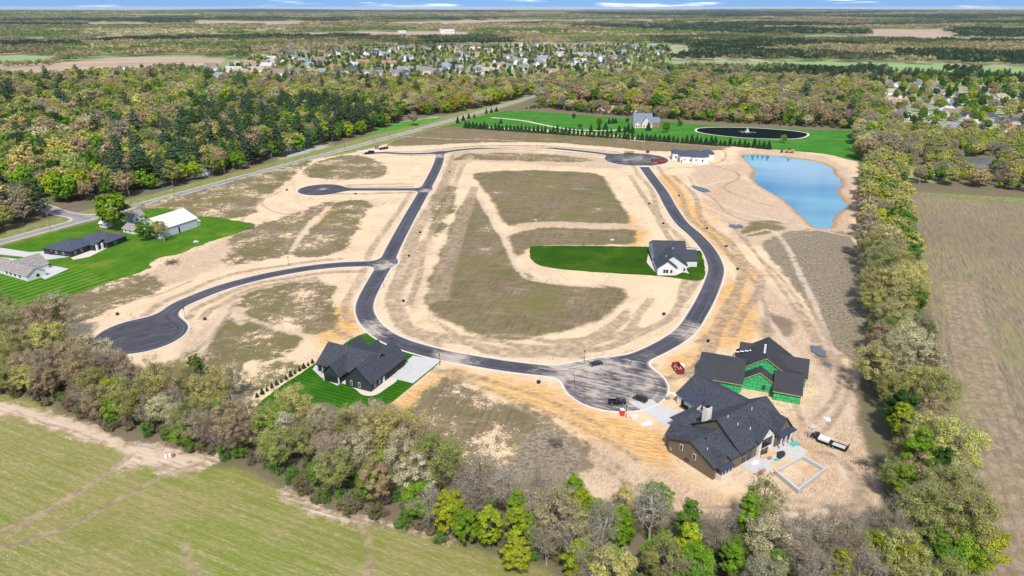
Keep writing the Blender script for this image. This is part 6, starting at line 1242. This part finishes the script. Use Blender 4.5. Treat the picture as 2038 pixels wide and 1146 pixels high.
# entrance: two long dark sign walls and a letterbox stand
for px, py, w in ((736, 306, 'nearer'), (764, 297, 'farther')):
    x, y = G(px, py); o = thing('sign_wall', f'{w} of two long dark sign walls at the street entrance', 'sign wall', (x, y, 0), math.radians(50)); a = MB(); a.box((0, 0, .9), (10, .9, 1.8)); a.build('wall', MAT['dark'], o); a = MB(); a.box((0, 0, 1.86), (10.4, 1.2, .14)); a.build('coping', MAT['black'], o)
x, y = G(750, 296); o = thing('letterbox_stand', 'dark roofed letterbox stand between the two sign walls', 'letterbox', (x, y, 0), .5); a = MB(); [a.box((sx__, 0, 1.3), (.3, .3, 2.6)) for sx__ in (-1.4, 1.4)]; a.build('post', MAT['dark'], o); a = MB(); a.box((0, 0, 1.3), (2.6, .7, 1.3)); a.build('box', MAT['steel'], o); a = MB(); a.box((0, 0, 2.75), (4.4, 2.6, .3), 0, 0, .6); a.build('roof', MAT['black'], o)
for px, py in ((727, 301), (749, 301)):
    c0 = np.array(G(px, py)); struct(iso_sheet([lambda P: 1 - np.hypot((P[:, 0] - c0[0]) / 8, (P[:, 1] - c0[1]) / 4.5)], c0[0] - 10, c0[0] + 10, c0[1] - 10, c0[1] + 10, .8, .2).build('traffic_island', MAT['stonebed']))

# utility poles along the rural road, and their wires
PM = MB(); PM.tube((0, 0, 0), (0, 0, 11.2), .19, .13, 7, cap=True); CB = MB(); CB.box((0, 0, 10.5), (.14, 2.6, .16)); TR = MB(); TR.tube((.35, .3, 8.7), (.35, .3, 9.7), .32, .32, 8, cap=True)
pm_, cb_, tr_ = PM.mesh('pole_shaft', MAT['pole']), CB.mesh('crossarm', MAT['pole']), TR.mesh('transformer', MAT['steel'])
POLES = [(-105, 512, 0), (101, 457, 1), (262, 411, 1), (348, 391, 0), (450, 363.5, 0), (543, 331, 1), (609, 320, 0), (687, 303, 0), (744.6, 282, 0), (774.6, 274, 0), (820, 260, 0), (861, 242, 0), (896.5, 228, 0), (932, 219, 0)]
near_to = ['beyond the left photo edge', 'by the side road junction', 'behind the farmhouse', 'before the hidden white house', 'at the bend of the pines', 'at the small drive', 'by the white fence', 'below the sign walls', 'at the street entrance', 'above the entrance', 'beside the round budding tree', 'by the roadside grass', 'before the meadow row', 'last before the far woods']
rdir = math.atan2(*(RURAL[4] - RURAL[1])[::-1]); tops = []
for (px, py, tf), w in zip(POLES, near_to):
    x, y = G(px, py); o = thing('utility_pole', f'wooden utility pole with crossarm {w}', 'pole', (x, y, 0), rdir, 'utility poles along the rural road'); link('shaft', pm_, o); link('crossarm', cb_, o)
    if tf: link('transformer', tr_, o)
    tops.append((x, y))
nrm = np.array([-math.sin(rdir), math.cos(rdir)])
for k, off in enumerate((-1.1, 0.0, 1.1)):
    a = MB()
    for p0, p1 in zip(tops[:-1], tops[1:]):
        prev = None
        for s_ in range(9):
            u = s_ / 8; q = np.array(p0) * (1 - u) + np.array(p1) * u + nrm * off; q = (q[0], q[1], 10.65 + (0 if off else .6) - 1.6 * 4 * u * (1 - u))
            if prev is not None: a.tube(prev, q, .035, .035, 3)
            prev = q
    tag(a.build('power_line', MAT['wire']), ['nearest of three power lines along the rural road', 'topmost middle power line along the rural road', 'farthest of three power lines along the rural road'][k], 'power line', 'power lines')
# fences
def fence(label, pts, hgt, mat, step=2.4, solid=True):
    P = GA(pts); o = thing('fence', label, 'fence', (P[0][0], P[0][1], 0)); a = MB(); b = MB()
    for p0, p1 in zip(P[:-1], P[1:]):
        d = p1 - p0; L = np.hypot(*d); ang = math.atan2(d[1], d[0]); c = (p0 + p1) / 2 - P[0]
        if solid: a.box((c[0], c[1], hgt / 2 + .05), (L, .06, hgt - .1), ang)
        else: [a.box((c[0], c[1], z), (L, .05, .12), ang) for z in (hgt * .4, hgt * .85)]
        for k in range(int(L / step) + 1):
            q = p0 + d * min(k * step / L, 1) - P[0]; b.box((q[0], q[1], hgt / 2), (.14, .14, hgt))
    a.build('panel' if solid else 'rail', mat, o); pst = b.build('post_row', mat, o); pst['kind'] = 'stuff'
fence('white board fence by the drive in the pines', [(572, 314), (592, 308), (622, 299)], 1.8, MAT['white'])
fence('old brown garden fence left of the white garage', [(192, 455), (214, 462), (240, 467)], 1.2, MAT['wood'])
fence('grey board fence along the pines before the rural road', [(300, 387), (328, 378), (344, 373)], 1.8, MAT['steel'])
# brush heaps, logs, odds and ends
def brush(name, label, px, py, r, n, mat, seed, h=1.2):
    R = np.random.default_rng(seed); a = MB()
    for k in range(n):
        p0 = np.array([R.normal() * r * .4, R.normal() * r * .4, R.uniform(.05, h * .6)]); d = R.normal(size=3) * np.array([1, 1, .35]); d /= np.linalg.norm(d); L = R.uniform(.5, 1.3) * r
        a.tube(p0 - d * L / 2, p0 + d * L / 2 + np.array([0, 0, h * .3]), R.uniform(.05, .16), .03, 4)
    x, y = G(px, py); tag(a.build(name, mat, None, (x, y, 0)), label, 'brush pile')
brush('brush_pile', 'heap of grey cut branches at the lawn corner on the left', 342, 524, 4.2, 90, MAT['bark'], 1)
brush('brush_pile', 'dark uprooted stump and roots above the near tree belt', 1107, 884, 2.4, 60, MAT['bark'], 2, 2.2)
brush('brush_pile', 'pale broken branches on the upper weedy lot inside the loop', 1158, 378, 6, 40, MAT['bark_pale'], 3, .6)
brush('brush_pile', 'dark tangle of branches at the brown field belt near the trailer', 1720, 925, 2.4, 50, MAT['bark'], 4, 1.6)
brush('brush_pile', 'logs in the muddy pit right of the unfinished house', 1556, 648, 3.0, 14, MAT['bark_pale'], 5, .8)
brush('brush_pile', 'dark branch heap at the lot edge right of the barn', 497, 455, 2.6, 40, MAT['bark'], 6)
brush('brush_pile', 'bleached fallen branches at the edge of the green field', 590, 968, 3.2, 26, MAT['bark_pale'], 7, .5)
brush('brush_pile', 'pale driftwood log at the left edge of the green field', 12, 1113, 1.2, 6, MAT['bark_pale'], 8, .4)
x, y = G(335, 910); o = thing('storage_tank', 'pair of white tanks with rust on the dirt corner of the green field', 'tank', (x, y, 0), .4)
for k in (-.5, .5):
    a = MB(); a.tube((k, -.6, .5), (k, .6, .5), .42, .42, 10, cap=True); a.build('tank', MAT['white'], o)
a = MB(); a.box((1.3, 0, .35), (.8, 1.2, .7)); a.build('rusty_frame', MAT['wood'], o)
x, y = G(265, 832); o = tag(MB().tube((-.6, 0, .45), (.6, 0, .45), .42, .42, 10, cap=True).build('white_barrel', MAT['white'], None, (x, y, 0), .5), 'white barrel lying at the foot of the near tree belt', 'barrel')
# fountain in the estate pond
fx_, fy_ = G(1487, 263); R = np.random.default_rng(5); a = MB()
for k in range(150):
    az = R.uniform(0, 6.28); rr = R.uniform(.3, 9) ; z = 6.0 * math.exp(-rr / 1.4) + .15 * R.random(); a.tube((fx_ + rr * math.cos(az), fy_ + rr * math.sin(az), .1), (fx_ + rr * math.cos(az) * .96, fy_ + rr * math.sin(az) * .96, .15 + z), .12, .05, 3)
o = a.build('fountain', MAT['foam']); tag(o, 'white fountain jet in the middle of the dark oval pond', 'fountain')
# lattice tower and tall mast in the distance
def lattice(name, label, px, py, h, w0, arms):
    x, y = G(px, py); o = thing(name, label, 'tower', (x, y, 0)); a = MB(); n = 9
    def corner(k, z): s_ = w0 * (1 - z / h * .85) / 2; return ((s_ if k in (0, 3) else -s_), (s_ if k < 2 else -s_), z)
    for k in range(4):
        a.tube(corner(k, 0), corner(k, h), .45, .3, 4)
        for q in range(n): a.tube(corner(k, h * q / n), corner((k + 1) % 4, h * (q + 1) / n), .2, .2, 3); a.tube(corner((k + 1) % 4, h * q / n), corner(k, h * (q + 1) / n), .2, .2, 3)
    a.build('frame', MAT['steel'], o)
    for z, l in arms:
        b = MB(); b.tube((-l, 0, h * z), (l, 0, h * z), .35, .35, 4); b.build('crossarm', MAT['steel'], o)
lattice('pylon', 'grey lattice pylon rising over the far neighbourhood at left', 580, 115, 44, 11, ((.72, 9), (.84, 8), (.95, 6)))
lattice('radio_mast', 'thin pale mast standing above the far woods at right', 1682, 59, 92, 7, ())

# ------------------------------------------------------------------ labels of the many trees and houses: look first, then the nearest landmark
LMK = [(785, 690, 'the black house'), (1455, 860, 'the large house'), (1545, 740, 'the unfinished house'), (1335, 515, 'the white house'), (1378, 310, 'the pond house'), (150, 490, 'the black ranch'), (45, 540, 'the grey ranch'), (355, 445, 'the barn'), (256, 440, 'the farmhouse'), (1280, 250, 'the estate house'), (1152, 210, 'the red roof house'), (1590, 430, 'the turquoise pond'), (1500, 265, 'the oval pond'), (1590, 950, 'the pool foundation'), (1650, 885, 'the flatbed trailer'), (1349, 730, 'the near red dumpster'), (278, 668, 'the lower left cul-de-sac'), (335, 910, 'the white tanks'), (265, 832, 'the white barrel'), (580, 115, 'the pylon'), (1682, 59, 'the mast'), (889, 66, 'the far white barn'), (590, 968, 'the bleached branches'), (1107, 884, 'the uprooted stump'), (1940, 324, 'the swamp pool'), (1850, 235, 'the right hand drive'), (592, 308, 'the white fence'), (328, 378, 'the grey fence'), (1733, 135, 'the farm lane'), (60, 405, 'the left side road'), (880, 270, 'the rural road bend'), (1628, 699, 'the muddy puddle'), (1290, 135, 'the green crop corner'), (660, 108, 'the navy house row'), (200, 130, 'the tan field'), (1060, 195, 'the road end in the woods')] + \
      [(px, py, 'the ' + w + ' pole') for (px, py, _), w in zip(POLES[1:], ['side road', 'farmhouse', 'hidden house', 'pine bend', 'small drive', 'white fence', 'sign wall', 'entrance', 'second entrance', 'round tree', 'roadside grass', 'meadow', 'last far'])]
ORD = ['nearest', 'second nearest', 'third nearest', 'fourth nearest', 'fifth nearest', 'sixth nearest', 'seventh nearest', 'eighth nearest', 'ninth nearest', 'tenth nearest'] + [f'{k}th nearest' for k in range(11, 21)] + [('%dst' % k if k % 10 == 1 else '%dnd' % k if k % 10 == 2 else '%drd' % k if k % 10 == 3 else '%dth' % k) + ' nearest' for k in range(21, 99)]
def label_all(items, make):
    bk = {}
    for it in items:
        px, py = it[2], it[3]; d, lx, ly, nm = min((math.hypot(px - a, (py - b) * 2.2), a, b, c) for a, b, c in LMK)
        rel = ('behind' if py < ly else 'in front of') if abs(py - ly) * 2.2 > abs(px - lx) else ('left of' if px < lx else 'right of')
        bk.setdefault((it[1], nm, rel), []).append((d, it))
    for (desc, nm, rel), L in bk.items():
        L.sort(key=lambda q: q[0])
        for k, (d, it) in enumerate(L): make(it, desc, f'{rel} {nm}', None if len(L) == 1 else ORD[min(k, len(ORD) - 1)])
def mk_tree(it, desc, where, o_): it[0]['label'] = f'{desc} {where}' if o_ is None else f'{desc} {where}, {o_}'
label_all([n for n in NAMED if n[4] not in ('row', 'clipped')], mk_tree)
for nm, lab, grp in (('row', 'young evergreen in the long row along the meadow', 'row of young evergreens'), ('clipped', 'tiny evergreen in the short row beside the black house', 'short evergreen row')):
    L = sorted([n for n in NAMED if n[4] == nm], key=lambda n: n[2])
    for k, n in enumerate(L): n[0]['label'] = f'{ORD[k].replace(" nearest", "") if k else "first"} {lab}, counted from the left'; n[0]['group'] = grp
for n in NAMED:
    if n[4] not in ('row', 'clipped'): n[0]['group'] = f'{WORD[n[5]]}s {n[4]}'
def mk_house(it, desc, where, o_): it[0]['label'] = f'{desc} {where}' if o_ is None else f'{desc} {where}, {o_}'
label_all(HOUSES, mk_house)

# ------------------------------------------------------------------ haze: the air between here and the horizon
hm = bpy.data.materials.new('haze_air'); hm.use_nodes = True; t = NT(hm.node_tree)
pv = t.n('ShaderNodeVolumePrincipled'); pv.inputs['Color'].default_value = (.62, .74, .92, 1); pv.inputs['Density'].default_value = 1.9e-5; pv.inputs['Anisotropy'].default_value = .1
t.out(None, pv.outputs[0])
hz_ = MB(); hz_.box((0, 22250, 70), (100000, 51500, 150)); o = hz_.build('haze', hm); o['kind'] = 'stuff'; o['label'] = 'thin blue haze in the air'
for k_, (px, py) in enumerate([(745, 566), (733, 622), (960, 722), (1205, 745), (1396, 602), (1345, 425), (845, 382), (480, 561), (1010, 295)]):
    x, y = G(px, py); tag(MB().tube((0, 0, .05), (0, 0, .085), .42, .42, 14, cap=True).build('manhole_cover', MAT['dark'], None, (x, y, 0)), 'round dark manhole cover in the asphalt ' + ['below the left junction', 'in the lower left bend', 'on the bottom street', 'on the dusty cul-de-sac', 'on the lower right bend', 'on the right street', 'at the upper left junction', 'on the lower left street', 'on the top street'][k_], 'manhole cover', 'manhole covers of the new streets')
